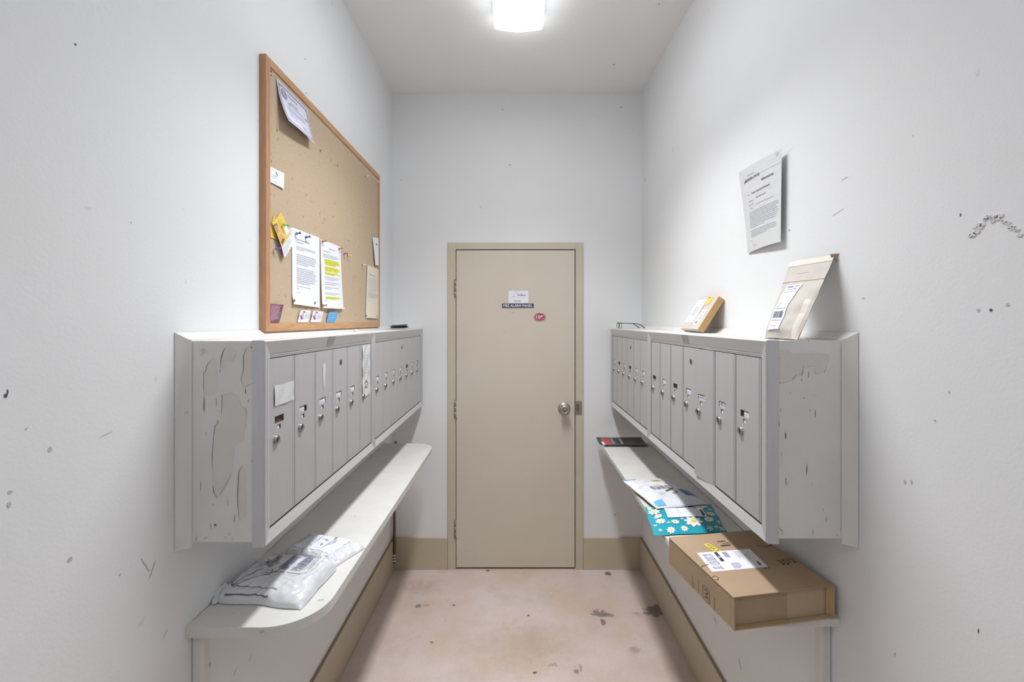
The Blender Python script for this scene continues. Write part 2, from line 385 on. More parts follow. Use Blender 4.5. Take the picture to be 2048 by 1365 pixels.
DX0, DX1, DZ0, DZ1 = -0.384, 0.378, 0.012, 2.055          # door leaf
FX0, FX1, FZ = -0.4385, 0.432, 2.103
b = MB().box(XL, FX0+.02, YB, YB+T, 0, ZC, 'wall').box(FX1-.02, XR, YB, YB+T, 0, ZC, 'wall').box(FX0+.02, FX1-.02, YB, YB+T, FZ-.02, ZC, 'wall')
for (px, py) in [(1005, 219), (1242, 215), (803, 360), (1230, 1030), (1290, 520), (1020, 330)]:
    x, z = front(px, py, YB); p = blob(rr, x, z, .008, .006)
    b.face([(x, YB-0.0004, z) for x, z in p], 'scuff')
struct(b, 'wall_back')
b = MB().box(XL, XR, YF-T, YF, 0, ZC, 'wall'); struct(b, 'wall_front')

def baseboard(name, x0, x1, y0, y1, top='tan_edge'):
    b = MB().box(x0, x1, y0, y1, 0, 0.200, 'tan').box(x0+.0003, x1-.0003, y0+.0003, y1-.0003, 0.200, 0.2035, top)
    struct(b, name, bevel=0.0015)
baseboard('baseboard_left', XL, XL+.013, YF, YB-.013)
baseboard('baseboard_right', XR-.013, XR, YF, YB-.013)
baseboard('baseboard_back_left', XL, FX0-.001, YB-.013, YB, 'tan')
baseboard('baseboard_back_right', FX1+.001, XR, YB-.013, YB, 'tan')

# ------------------------------------------------------------------ door
D = thing('door_1', 'flat beige utility door in a beige steel frame at the end of the narrow room', None, (0, YB, 0), kind='structure')
b = MB()
ft = 0.012
b.box(FX0, DX0-.0035, -ft, .06, 0, FZ, 'tan_frame').box(DX1+.005, FX1, -ft, .06, 0, FZ, 'tan_frame').box(DX0-.0035, DX1+.005, -ft, .06, DZ1+.005, FZ, 'tan_frame')
b.box(DX0-.0035, DX1+.0035, .045, .06, 0, DZ1+.0035, 'gap')
b.build('door_frame', D, bevel=0.002)
b = MB().box(DX0, DX1, -.006, .036, DZ0, DZ1, 'tan_door'); b.build('door_leaf', D, bevel=0.0012)
for z in (front(0, 578, YB)[1], front(0, 818, YB)[1], front(0, 1057, YB)[1]):
    b = MB()
    for k in range(3): b.tube([(DX0-.006, -.018, z-.052+k*.0355), (DX0-.006, -.018, z-.052+k*.0355+.034)], .0065, 'old_steel', 12)
    b.tube([(DX0-.006, -.018, z+.054), (DX0-.006, -.018, z+.060)], [.006, .003], 'old_steel', 10)
    b.box(DX0-.006, DX0+.004, -.012, -.0062, z-.052, z+.054, 'tan_door')
    b.build('hinge', D, label='worn steel door hinge')
kx, kz = front(1128, 817, YB)
b = MB()
def lathe(b, c, prof, m, n=28, axis='y'):
    def fn(u, v):
        i = v*(len(prof)-1); k = min(int(i), len(prof)-2); t = i-k
        r = prof[k][0]*(1-t)+prof[k+1][0]*t; h = prof[k][1]*(1-t)+prof[k+1][1]*t; a = 2*PI*u
        if axis == 'y': return (c[0]+r*math.cos(a), c[1]-h, c[2]+r*math.sin(a))
        return (c[0]+r*math.cos(a), c[1]+r*math.sin(a), c[2]+h)
    b.grid(fn, n, len(prof)-1, m, True, flip=(axis == 'y'))
lathe(b, (kx, -.006, kz), [(.040, 0), (.040, .004), (.036, .009), (.024, .013), (.015, .016), (.014, .03), (.022, .036), (.030, .046), (.031, .056), (.027, .064), (.014, .066), (.013, .063), (0, .062)], 'steel')
b.build('door_knob', D, label='round satin steel door knob')
b = MB().box(kx-.0035, kx+.0035, -.0735, -.068, kz-.009, kz+.003, 'key_dark'); 
lathe(b, (kx, -.066, kz-.002), [(.010, 0), (.010, .003), (.007, .004), (0, .004)], 'steel', 18)
b.build('knob_keyway', D)
x0, zt = front(1150, 802, YB); x1, zb = front(1163, 829, YB)
b = MB().box(x0, x1, -.0145, -.0115, zb, zt, 'old_steel'); b.box(x0+.008, x0+.022, -.0152, -.0143, zb+.025, zt-.022, 'key_dark')
b.box(x0+.012, x0+.019, -.0158, -.015, zb+.03, zt-.03, 'old_steel')
b.build('strike_plate', D, bevel=0.001)

def door_flat(px0, py0, px1, py1):
    x0, z0 = front(px0, py0, YB); x1, z1 = front(px1, py1, YB); return x0, x1, z1, z0
yd = -.0075
# white card
x0, x1, z0, z1 = door_flat(1017, 582, 1056.5, 607)
b = MB(); fn = lambda u, v: (x0+(x1-x0)*u, YB+yd-.0006*math.sin(PI*u), z1+(z0-z1)*v)
b.grid(fn, 6, 2, 'paper')
lines(b, fn, .30, .70, .04, .09, 1, 'ink_soft', fill=.8, seed=4, word=.04)
text(b, fn, 'Fanelect', .46, .87, .28, .42, 'purple', bold=.02)
poly(b, fn, [(.60, .28), (.64, .22), (.68, .28)], 'pin_purple')
ribbon(b, fn, [(.2, .5), (.28, .3), (.4, .15), (.42, .3), (.46, .2), (.6, .12)], .008, 'ink_grey')
ribbon(b, fn, [(.1, .62), (.3, .55), (.7, .6), (.8, .5)], .006, 'ink_grey')
lines(b, fn, .22, .34, .42, .52, 1, 'ink_soft', seed=2, word=.03)
lines(b, fn, .26, .76, .78, .86, 1, 'ink_blue', fill=.8, seed=8, word=.06)
b.build('sticker', label='white business card with purple lettering taped above the dark sign on the beige door', category='card')
# name plate
x0, x1, z0, z1 = door_flat(1004, 607.5, 1067.5, 616)
b = MB().box(x0, x1, YB+yd-.002, YB+yd+.001, z0, z1, 'steel'); b.box(x0+.002, x1-.002, YB+yd-.0028, YB+yd-.0015, z0+.002, z1-.002, 'navy')
fn = lambda u, v: (x0+(x1-x0)*u, YB+yd-.0028, z1+(z0-z1)*v)
text(b, fn, 'FIRE ALARM PANEL', .045, .955, .22, .78, 'white_ink', bold=.012)
b.build('door_sign', label='narrow dark sign with white letters FIRE ALARM PANEL on the beige door', category='sign')
# oval
cx, cz = front(1079.5, 634.5, YB); rx, rz = .0385, .026
b = MB(); n = 40
b.face([(cx+rx*math.cos(2*PI*k/n), YB+yd-.001, cz+rz*math.sin(2*PI*k/n)) for k in range(n)], 'red_oval')
fn = lambda u, v: (cx-rx+2*rx*u, YB+yd-.0012, cz+rz-2*rz*v)
for rad, w in ((.46, .012), (.38, .008)):
    ribbon(b, fn, [(.5+rad*math.cos(2*PI*k/n), .5+rad*math.sin(2*PI*k/n)) for k in range(n+1)], w, 'pink_ink', sub=1)
text(b, fn, '10', .2, .56, .28, .68, 'white_ink', bold=.02); text(b, fn, 'ar', .58, .80, .30, .52, 'white_ink', bold=.02)
ribbon(b, fn, [(.3, .76), (.5, .72), (.78, .60)], .02, 'pink_ink')
b.build('sticker', label='small dark red oval sticker with pale figures below the sign on the beige door', category='sticker')

# ------------------------------------------------------------------ ceiling light in view, added fill light behind the camera
def ceiling_light(label, y0, y1, xa, xb, m, watts, zb=2.985):
    t = thing('ceiling_light', label, 'ceiling light', ((xa+xb)/2, (y0+y1)/2, ZC))
    w = (xb-xa)/2; h = ZC-zb; L = (y1-y0)/2
    b = MB().box(-w*.985, w*.985, -L*.995, L*.995, -.046, 0, 'lamp_body'); b.build('housing', t, bevel=.003)
    prof = [(-w*.97, -.044), (-w, -.048), (-w, -h*.75), (-w*.93, -h*.88), (-w*.6, -h*.95), (0, -h*1.03), (w*.6, -h*.95), (w*.93, -h*.88), (w, -h*.75), (w, -.048), (w*.97, -.044)]
    b = MB()
    b.grid(lambda u, v: (lambda i: (prof[i][0], -L+2*L*v, prof[i][1]))(round(u*(len(prof)-1))), len(prof)-1, 1, m, False)
    if m == 'lens_white': b.m = ['lens_side' if k in (0, 1, 2, 7, 8, 9) else m for k in range(len(b.m))]
    for s in (-1, 1):
        f = [(x, s*L, z) for x, z in prof]
        if s < 0: f.reverse()
        b.face(f, m)
    b.build('lens', t, bevel=0)
    ld = bpy.data.lights.new('tube_light', 'AREA'); ld.shape = 'RECTANGLE'; ld.size = w*1.3; ld.size_y = L*1.9; ld.energy = watts; ld.spread = math.radians(SPREAD); ld.color = (.975, .985, 1.0)
    lo = bpy.data.objects.new('tube_light', ld); COL.objects.link(lo); lo.parent = t; lo.location = (0, 0, -h*1.03-.004)
    return t
ceiling_light('glowing white wraparound fluorescent light on the ceiling above the beige door', 1.19, 2.18, -.103, .128, 'lens_white', LAMP_WATTS)
ceiling_light('added fill light shaped like the ceiling fixture, unseen behind the viewpoint', -1.35, -.35, -.11, .12, 'lens_rear_fill', REAR_FILL_WATTS)  # invented fixture out of view, added as fill for the near surfaces

# ------------------------------------------------------------------ mailbox units
def plate_holes(b, x0, x1, z0, z1, holes, y, th, m, mh='alu_dark'):
    xs = sorted(set([x0, x1]+[h[0] for h in holes]+[h[1] for h in holes])); zs = sorted(set([z0, z1]+[h[2] for h in holes]+[h[3] for h in holes]))
    for i in range(len(xs)-1):
        for j in range(len(zs)-1):
            cx = (xs[i]+xs[i+1])/2; cz = (zs[j]+zs[j+1])/2
            if any(h[0] < cx < h[1] and h[2] < cz < h[3] for h in holes): continue
            b.face([(xs[i], y, zs[j]), (xs[i+1], y, zs[j]), (xs[i+1], y, zs[j+1]), (xs[i], y, zs[j+1])], m)
    def wall(xa, za, xb, zb, mm): b.face([(xa, y, za), (xb, y, zb), (xb, y+th, zb), (xa, y+th, za)], mm)
    wall(x0, z0, x1, z0, m); wall(x1, z0, x1, z1, m); wall(x1, z1, x0, z1, m); wall(x0, z1, x0, z0, m)
    for h in holes:
        wall(h[0], h[2], h[1], h[2], mh); wall(h[1], h[2], h[1], h[3], mh); wall(h[1], h[3], h[0], h[3], mh); wall(h[0], h[3], h[0], h[2], mh)
    b.face([(x0, y+th, z0), (x0, y+th, z1), (x1, y+th, z1), (x1, y+th, z0)], 'alu_dark')

def make_lock(parent, x, y, z, r=.0118):
    b = MB(); lathe(b, (x, y, z), [(r, 0), (r*1.0, .0045), (r*.86, .0065), (r*.62, .0065), (r*.60, .0055), (0, .0055)], 'chrome', 24)
    b.box(x-.0011, x+.0011, y-.0063, y-.0050, z-.0045, z+.0045, 'key_dark'); b.tube([(x, y-.0052, z), (x, y-.0062, z)], .0022, 'key_dark', 12)
    return b.build('lock', parent)

def mailbox_unit(label, side_sign, Xf, s0, s1, z0, z1, edges, dz0, dz1, states, st_l, st_r, master=3, master_off=.062, ajar=None, plate=None, seams=()):
    """side_sign -1 left wall, +1 right wall.  local x runs left to right as seen from the front, local -y faces the viewer"""
    rot = PI/2 if side_sign < 0 else -PI/2
    t = thing('mailbox_unit', label, 'mailboxes', (Xf, 0, 0), rot)
    b = MB(); rec = .009; back = .030
    O = [(s0, z0), (s1, z0), (s1, z1), (s0, z1)]
    I = [(s0+st_l, dz0-.004), (s1-st_r, dz0-.004), (s1-st_r, dz1+.012), (s0+st_l, dz1+.012)]
    lip = .003
    ch = [(s0+lip, z0+lip), (s1-lip, z0+lip), (s1-lip, z1-lip), (s0+lip, z1-lip)]
    for k in range(4):
        k2 = (k+1) % 4; mm = 'alu' if k in (1, 3) else 'alu_rail'
        b.face([(O[k][0], .004, O[k][1]), (O[k2][0], .004, O[k2][1]), (ch[k2][0], 0, ch[k2][1]), (ch[k][0], 0, ch[k][1])], mm)
        b.face([(ch[k][0], 0, ch[k][1]), (ch[k2][0], 0, ch[k2][1]), (I[k2][0], rec, I[k2][1]), (I[k][0], rec, I[k][1])], mm)
        b.face([(O[k][0], back, O[k][1]), (O[k2][0], back, O[k2][1]), (O[k2][0], .004, O[k2][1]), (O[k][0], .004, O[k][1])], mm)
        b.face([(I[k][0], rec, I[k][1]), (I[k2][0], rec, I[k2][1]), (I[k2][0], .05, I[k2][1]), (I[k][0], .05, I[k][1])], 'seam')
    # ridge lines pressed into the two end stiles
    for x in (s0+st_l*.45, s1-st_r*.45):
        b.box(x-.0008, x+.0008, rec*.4, rec*.75, dz0+.01, dz1, 'alu_dark') if st_l > .03 else None
    b.build('frame', t)
    b = MB().box(s0+.006, s1-.006, .028, .16, z0+.020, z1-.012, 'alu_dark'); b.build('body', t)
    # hinge rail with two grooves above the doors
    xa, xb = edges[0], edges[-1]
    b = MB().box(xa, xb, rec+.001, rec+.006, dz1+.0025, dz1+.0115, 'alu_rail')
    b.box(xa, xb, rec+.0004, rec+.0012, dz1+.0062, dz1+.0070, 'seam'); b.build('top_rail', t)
    zl = dz1-.156
    for i in range(len(edges)-1):
        w = edges[i+1]-edges[i]-.0024; h0 = dz0; h1 = dz1
        stt = states[i]
        ex = edges[i+1]-.0012; yd = rec+.0012
        if ajar == i: h0 -= .008
        lx = -w+.024
        holes = [(lx, lx+.044, zl-.0095, zl+.0085), (lx+.013, lx+.029, zl-.026, zl-.0145)]
        if 'x' in stt: holes = []
        b = MB(); plate_holes(b, -w, 0, h0, h1, holes, 0, .006, 'alu')
        # raised edge bead beside the hinge
        b.box(-.0125, -.0105, -.0007, .0002, h0, h1, 'alu'); b.box(-.0105, -.0098, -.0002, .0002, h0, h1, 'alu_dark')
        b.box(-.003, -.0008, -.0012, .0004, h0, h1, 'alu')
        for h in holes:
            pass
        if holes:
            b.face([(holes[0][0], .0045, holes[0][2]), (holes[0][1], .0045, holes[0][2]), (holes[0][1], .0045, holes[0][3]), (holes[0][0], .0045, holes[0][3])], 'slot_brown')
            b.face([(holes[1][0], .0045, holes[1][2]), (holes[1][1], .0045, holes[1][2]), (holes[1][1], .0045, holes[1][3]), (holes[1][0], .0045, holes[1][3])], 'seam')
        d = b.build('door', t, loc=(ex, yd, 0))
        if ajar == i: d.rotation_euler.z = .10
        make_lock(d, -w+.0285, 0, dz1-.206)
        if holes and stt[0] in 'wpth':
            c0, c1 = holes[0][0]+.0005, holes[0][1]-.0005; q0, q1 = holes[0][2]+.0003, holes[0][3]-.003
            if stt[0] == 'p': c1 -= .012 if side_sign < 0 else .004
            if stt[0] == 'h': c0 += .016
            b = MB().box(c0, c1, .0018, .0024, q0, q1, 'paper'); fn = lambda u, v: (c0+(c1-c0)*u, .0017, q1+(q0-q1)*v)
            if stt[0] == 't': text(b, fn, stt[1:], .08, .9, .15, .75, 'ink', d=.0002)
            elif stt[0] == 'p': lines(b, fn, .1, .9, .4, .95, 2, 'ink_soft', word=.12, seed=i)
            else: lines(b, fn, .15, .85, .3, .8, 1, 'ink_grey', word=.2, seed=i)
            b.build('name_card', d, label='white paper name card')
        if holes and stt[-1] != '-':
            b = MB().box(holes[1][0]+.0005, holes[1][1]-.004, .0018, .0024, holes[1][2]+.0004, holes[1][3]-.003, 'paper'); b.build('number_card', d, label='small white paper square')
        if i == master:
            b = MB(); xm = -w+master_off; zm = dz1-.048
            b.tube([(xm, -.0004, zm), (xm, -.0012, zm)], .0095, 'alu_dark', 20); b.tube([(xm, -.001, zm), (xm, -.0016, zm)], .0078, 'key_dark', 20)
            b.box(xm-.002, xm+.002, -.0026, -.0014, zm-.006, zm+.001, 'chrome')
            b.build('master_lock', d, label='dark round master lock')
        yield_hook(t, d, i, w, h0, h1, label)
    if plate:
        b = MB(); za, zb2 = dz1+.016, z1-.004
        fr = lambda z: rec*(z1-lip-z)/(z1-lip-dz1-.012)
        f2 = lambda u, v: (plate+.055*u, fr(zb2+(za-zb2)*v)-.0008, zb2+(za-zb2)*v)
        b.grid(f2, 1, 1, 'plate_grey', False); lines(b, f2, .08, .92, .05, .95, 4, 'ink', word=.12, seed=9, d=0) if False else lines(b, f2, .08, .92, .05, .95, 4, 'ink_soft', word=.12, seed=9)
        b.build('instruction_plate', t, label='small dull grey riveted plate with fine print')
    return t

HOOK = {}
def yield_hook(t, d, i, w, h0, h1, label):
    k = (HOOK.get('u'), i)
    if k == ('L1', 0):       # crumpled paper square taped on the nearest door
        b = MB(); fn = lambda u, v: (-w+.020+.098*u, -.0012-.0018*abs(math.sin(5*u+2*v)), 1.436-.052*v+.006*u*0)
        b.grid(fn, 14, 8, 'paper_grey', False); b.build('paper_note', d, label='blank crumpled white paper square taped to the door')
    if k == ('L1', 2):
        b = MB(); fn = lambda u, v: (-w+.045+.03*u, -.0004, 1.462-.10*v)
        poly(b, fn, [(0, 0), (.75, -.02), (.65, .35), (.45, .98), (.35, .6), (.28, .9), (.15, .55), (.05, .3)], 'paper_grey')
        b.build('tape_residue', d, label='torn white tape residue')
        for q in ([(1.7, .9), (1.95, .98), (1.6, 1.25), (1.45, 1.3)], [(2.2, .85), (2.3, 1.0), (2.1, 1.1)], [(1.8, 2.9), (1.9, 3.1), (1.75, 3.3), (1.6, 3.2)]):
            b = MB(); poly(b, fn, q, 'paper_grey'); b.build('tape_residue', d, label='small scrap of white tape')
    if k == ('L1', 5):
        b = MB(); fn = lambda u, v: (-w+.018+.088*u+.012*(v > .85)*u, -.0010-.0022*abs(math.sin(9*v+4*u)), 1.502-.205*v)
        b.grid(fn, 10, 24, 'paper_grey', False); lines(b, fn, .12, .85, .18, .62, 9, 'ink_grey', word=.18, seed=5)
        ribbon(b, fn, [(.25, .74), (.5, .70), (.75, .76), (.6, .84), (.3, .82), (.5, .78)], .012, 'leaf', aspect=.45)
        b.build('paper_note', d, label='long crumpled handwritten paper taped down the door')

Z0, Z1 = 1.060, 1.5515
DZ0, DZ1 = 1.0925, 1.5045
XFL, XFR = -0.595, 0.603
def ed(a, n, w): return [a+w*k for k in range(n+1)]
HOOK['u'] = 'L1'
uL1 = mailbox_unit('bank of six upright aluminium mailboxes on the left wall, nearest the viewer, with taped papers', -1, XFL, 1.078, 1.921, Z0, Z1,
    ed(1.1165, 6, .1305), DZ0, DZ1, ['b', 'p', 'w', 'w', 'w', 'x'], .038, .021, plate=1.447)
HOOK['u'] = 'L2'
uL2 = mailbox_unit('bank of seven upright aluminium mailboxes on the left wall, at the beige door end', -1, XFL, 1.922, 2.908, Z0, Z1,
    ed(1.942, 7, .1335), DZ0, DZ1, ['w', 'w', 'w', 'w', 'b-', 'w', 'p-'], .019, .03, plate=None, master_off=.07)
HOOK['u'] = 'R1'
uR1 = mailbox_unit('bank of seven upright aluminium mailboxes on the right wall, nearest the viewer, one door ajar', 1, XFR, -2.086, -1.096, Z0, Z1,
    ed(-2.063, 7, .1325), DZ0, DZ1, ['b', 'w', 'b', 'p', 'tsmith', 't453', 'h'], .022, .038, ajar=4, plate=-1.66, master_off=.07)
HOOK['u'] = 'R2'
uR2 = mailbox_unit('bank of six upright aluminium mailboxes on the right wall, at the beige door end', 1, XFR, -2.908, -2.087, Z0, Z1,
    ed(-2.880, 6, .1285), DZ0, DZ1, ['w-', 'b', 'w-', 'b-', 'w', 'w'], .026, .022, plate=None)

# ------------------------------------------------------------------ painted wooden housings round the mailboxes
def housing(label, sg, Xw, Xf, Yp, z0, z1, decals):
    t = thing('wooden_housing', label, 'mailbox housing', (Xw, Yp, z0))
    def W(x): return (x-Xw)
    xi, xo = (min(Xw, Xf), max(Xw, Xf))
    Yend = YB-.002-Yp
    b = MB().box(W(xi), W(xo), 0, .018, 0, z1-z0, 'paint_wood')
    decals(b, lambda px, py, d=.0004: ((px-1032)*Yp/910-Xw, -d, EYE+(643-py)*Yp/910-z0))
    b.build('side_panel', t, bevel=0)
    MB().box(W(xi), W(xo), .018, Yend, z1-z0-.016, z1-z0, 'paint_wood').build('top_board', t, bevel=.001)
    MB().box(W(xi), W(xo), .018, Yend, 0, .016, 'paint_wood').build('bottom_board', t, bevel=.001)
    MB().box(W(xi), W(xo), Yend-.016, Yend, .016, z1-z0-.016, 'paint_wood').build('end_board', t)
    # mitred cove moulding where the housing meets the wall
    n = 8; prof = [(.026, 0), (.026, .002)]+[(.026*(1-math.sin(PI/2*k/n)), .002+.017*(1-math.cos(PI/2*k/n))) for k in range(n+1)]+[(0, .021)]
    prof = [(.027, 0), (.027, .0025)]+[(.025*(1-k/n)+.002, .0025+.017*(1-math.cos(PI/2*k/n))**.8) for k in range(1, n+1)]+[(0, .0205)]
    b = MB(); H = z1-z0
    for (a, q), (a2, q2) in zip(prof[:-1], prof[1:]):
        A = -sg*a; A2 = -sg*a2
        b.face([(A, -q, -.012), (A2, -q2, -.012-.001), (A2, -q2, H+q2), (A, -q, H+q)], 'paint_wood', True)
        b.face([(A, -q, H+q), (A2, -q2, H+q2), (A2, Yend, H+q2), (A, Yend, H+q)], 'paint_wood', True)
    b.face([(-sg*a, -q, -.012) for a, q in prof]+[(0, 0, -.012)], 'paint_wood')
    ribbonpts = [(-sg*.0275, -.0007, -.01), (-sg*.0275, -.0007, H)]
    b.box(min(-sg*.0272, -sg*.0282), max(-sg*.0272, -sg*.0282), -.0008, 0, .02, H-.004, 'peel')
    b.build('cove_moulding', t)
    return t

def jag(pts, r, amp=.9, sub=4):
    out = []
    for a, b in zip(pts[:-1], pts[1:]):
        for k in range(sub):
            t = k/sub; out.append((a[0]+(b[0]-a[0])*t+r.uniform(-amp, amp), a[1]+(b[1]-a[1])*t+r.uniform(-amp, amp)*.5))
    out.append(pts[-1]); return out
def flake(b, P, pts, cracks, r, sc=1, flip=False):
    pp = jag(pts+[pts[0]], r, .7*sc, 3)[:-1]
    b.face([P(x, y) for x, y in pp], 'peel')
def crackline(b, P, pts, w, r, m='crack'):
    pp = jag(pts, r, .5, 3)
    n = len(pp)
    for k in range(n-1):
        a, c = pp[k], pp[k+1]
        wa = w*math.sin(PI*(k+.15)/(n-.7+.001)); wc = w*math.sin(PI*(k+1.15)/(n-.7+.001)) if k < n-2 else .1*w
        wa, wc = max(abs(wa), .15*w), max(abs(wc), .15*w)
        b.face([P(a[0]-wa, a[1], .0007), P(a[0]+wa, a[1], .0007), P(c[0]+wc, c[1], .0007), P(c[0]-wc, c[1], .0007)], m)

def dec_left(b, P):
    r = random.Random(11)
    A = lambda x, y: (330+x/5.69, 640+y/5.69)
    C = lambda x, y: (330+x/5.25, 860+y/5.25)
    P1 = [A(550,425),A(575,470),A(590,560),A(600,700),A(600,830),A(540,860),A(490,870),A(455,855),A(440,700),A(445,590),A(490,490)]
    P2 = [A(700,310),A(760,315),A(805,350),A(805,410),A(770,465),A(700,470),A(680,540),A(635,550),A(645,440),A(670,340)]
    P3 = [A(985,280),A(1030,330),A(1035,450),A(1000,600),A(1010,715),A(900,770),A(868,700),A(890,590),A(895,450),A(920,330)]
    P4 = [A(760,820),A(850,890),A(870,985),A(925,1020),A(920,1200),A(895,1330),C(830,120),C(735,170),C(730,250),C(700,470),C(650,570),C(545,720),C(505,640),C(500,480),C(500,300),C(515,80),A(555,1290),A(570,1200),A(620,1165),A(645,1080),A(648,860)]
    P5 = [C(820,365),C(845,450),C(848,700),C(840,900),C(790,965),C(768,880),C(765,700),C(770,600),C(775,430)]
    for q in (P1, P2, P3, P4, P5): flake(b, P, q, None, r)
    for q, w in (([A(565,425),A(490,500),A(460,590),A(442,600),A(445,800),A(455,860)], .55), ([A(690,315),A(660,360),A(640,440),A(632,550)], .9),
                 ([A(985,280),A(920,330),A(895,420),A(892,580),A(868,680),A(900,770)], .6), ([A(900,770),A(1005,720)], .5), ([A(780,825),A(650,855),A(650,1000),A(645,1090)], .55),
                 ([A(625,1160),A(570,1200),A(555,1340)], .6), ([C(515,0),C(500,200),C(495,330),C(502,430)], .6), ([C(505,570),C(512,650),C(545,720)], .9),
                 ([C(545,720),C(650,570),C(700,470)], .35), ([C(822,365),C(775,430),C(768,620),C(765,800),C(785,960)], .8), ([A(445,860),A(447,1060)], 1.0),
                 ([A(920,775),A(918,850)], .8), ([A(585,880),A(582,1000)], .4), ([A(600,1130),A(602,1185)], .6), ([C(375,530),C(373,650)], .4), ([C(432,20),C(435,60)], .4),
                 ([C(930,100),C(930,200)], .4), ([C(945,250),C(938,390)], .5), ([C(915,310),C(915,350)], .4), ([C(660,720),C(663,800)], .4), ([C(735,890),C(727,985)], .5),
                 ([C(965,800),C(938,850),C(948,950)], .5), ([C(475,975),C(488,1040)], .5), ([C(335,1115),C(325,1150),C(340,1170)], .6), ([C(925,1125),C(928,1190)], .6),
                 ([C(505,770),C(512,805)], .5), ([A(870,985),A(925,1010),A(925,1150)], .3), ([A(970,905),A(940,925),A(965,945)], .6), ([A(490,350),A(488,400)], .3), ([A(630,560),A(630,605)], .5),
                 ([C(970,560),C(982,530)], .6), ([C(620,1150),C(635,1120),C(650,1150)], .3), ([C(700,1130),C(715,1165)], .3)):
        crackline(b, P, q, w, r)
    for (x, y, q) in ((C(530,1000)[0], C(530,1000)[1], 3.4), (A(988,315)[0], A(988,315)[1], 2.0), (C(240,97)[0], C(240,97)[1], 1.8)):
        b.face([P(px, py, .0008) for px, py in blob(r, x, y, q, q*.9)][::1], 'crack')
def dec_right(b, P):
    r = random.Random(12)
    A = lambda x, y: (1340+x/5.12, 640+y/5.12)
    C = lambda x, y: (1340+x/5.12, 860+y/5.12)
    P1 = [A(1100,320),A(1190,295),A(1250,350),A(1430,345),A(1560,350),A(1640,360),A(1620,440),A(1590,540),A(1500,555),A(1465,520),A(1460,470),A(1370,495),A(1350,570),A(1290,560),A(1245,625),A(1130,650),A(1080,625),A(1100,540)]
    flake(b, P, P1, None, r)
    for q, w in (([A(1080,625),A(1130,650),A(1245,625)], .8), ([A(1245,625),A(1295,560)], .8), ([A(1365,455),A(1360,520),A(1345,570),A(1300,560)], .6), ([A(1380,495),A(1460,470)], .5),
                 ([A(1465,525),A(1500,555),A(1580,540),A(1600,470)], .5), ([A(1100,400),A(1130,390)], 1.6), ([A(1095,420),A(1090,560)], .4), ([A(1240,350),A(1430,345),A(1545,355)], .4),
                 ([A(1420,520),A(1418,600)], .6), ([A(1345,600),A(1345,630)], .6), ([A(1485,920),A(1484,1000)], .8), ([A(1435,910),A(1434,950)], .5), ([A(1113,1030),A(1118,1100)], .8),
                 ([A(1180,1145),A(1182,1230)], .7), ([C(1180,20),C(1182,100)], .7), ([C(1400,345),C(1398,470)], .9), ([C(1185,485),C(1186,575)], .7), ([C(1103,500),C(1103,540)], .4),
                 ([C(1600,880),C(1596,950)], .5), ([C(1568,800),C(1567,840)], .3), ([C(1450,545),C(1450,570)], .4), ([C(1460,1030),C(1465,1075)], .6), ([C(1105,820),C(1110,860),C(1103,900)], .6),
                 ([C(1090,985),C(1130,1020),C(1160,1055)], .9), ([C(1160,1055),C(1140,1075)], .5), ([C(1150,220),C(1135,280)], .4), ([C(1785,1050),C(1790,1100),C(1740,1115)], .6),
                 ([A(1415,200),A(1416,225)], .4), ([A(1768,205),A(1770,370)], .4), ([A(1790,820),A(1788,900)], .3), ([A(1230,735),A(1232,760)], .4), ([A(1075,210),A(1074,265)], .6), ([A(1132,900),A(1132,940)], .4)):
        crackline(b, P, q, w, r)
    for (x, y, q) in ((*A(1368,802), 1.6), (*A(1850,727), .9), (*C(1708,1077), 1.5), (*C(1815,838), 1.2), (*A(1750,1003), .9)):
        b.face([P(px, py, .0008) for px, py in blob(r, x, y, q, q*.7)], 'crack')
housing('peeling white painted wooden housing around the mailboxes on the left wall', -1, XL+.001, XFL-.012, 1.080, 1.0725, 1.5500, dec_left)
housing('chipped white painted wooden housing around the mailboxes on the right wall', 1, XR-.001, XFR+.012, 1.098, 1.0725, 1.5500, dec_right)

# ------------------------------------------------------------------ shelves
def shelf(label, sg, Xw, Xf, y0, y1, z, r0, r1, th=.026):
    def arc(cx, cy, r, a0, a1, n=12): return [(cx+r*math.cos(a0+(a1-a0)*k/n), cy+r*math.sin(a0+(a1-a0)*k/n)) for k in range(n+1)]
    if sg < 0: o = [(Xw, y0)]+arc(Xf-r0, y0+r0, r0, -PI/2, 0)+arc(Xf-r1, y1-r1, r1, 0, PI/2)+[(Xw, y1)]
    else: o = [(Xw, y1)]+arc(Xf+r1, y1-r1, r1, PI/2, PI)+arc(Xf+r0, y0+r0, r0, PI, 1.5*PI)+[(Xw, y0)]
    b = MB().extrude([(x-Xw, y-y0) for x, y in o], -th, 0, 'paint_shelf')
    r = random.Random(5+sg)
    for k in range(46):       # dents and scratches in the paint
        yy = r.uniform(.02, y1-y0-.1); xx = -sg*r.uniform(.02, abs(Xf-Xw)-.05); l = r.uniform(.002, .012); a = r.uniform(0, PI)
        b.face([(xx, yy, .0003), (xx+l*math.cos(a), yy+l*math.sin(a), .0003), (xx+l*math.cos(a)-.0008*math.sin(a), yy+l*math.sin(a)+.0008*math.cos(a), .0003)], 'crack')
    for k in range(60):       # gap line against the wall, broken
        yy = (y1-y0)*k/60
        if r.random() < .8: b.box(min(-sg*.0003, -sg*(.0014+.0015*r.random())), max(-sg*.0003, -sg*.0012), yy, yy+(y1-y0)/60, 0, .0006, 'crack')
    return b.build('wall_shelf', loc=(Xw, y0, z), bevel=.0018, label=label, category='shelf')
SZL, SZR = .860, .851
shelf('long white painted wooden shelf with rounded ends below the left mailboxes', -1, XL, -.488, 1.095, 2.745, SZL, .125, .115)
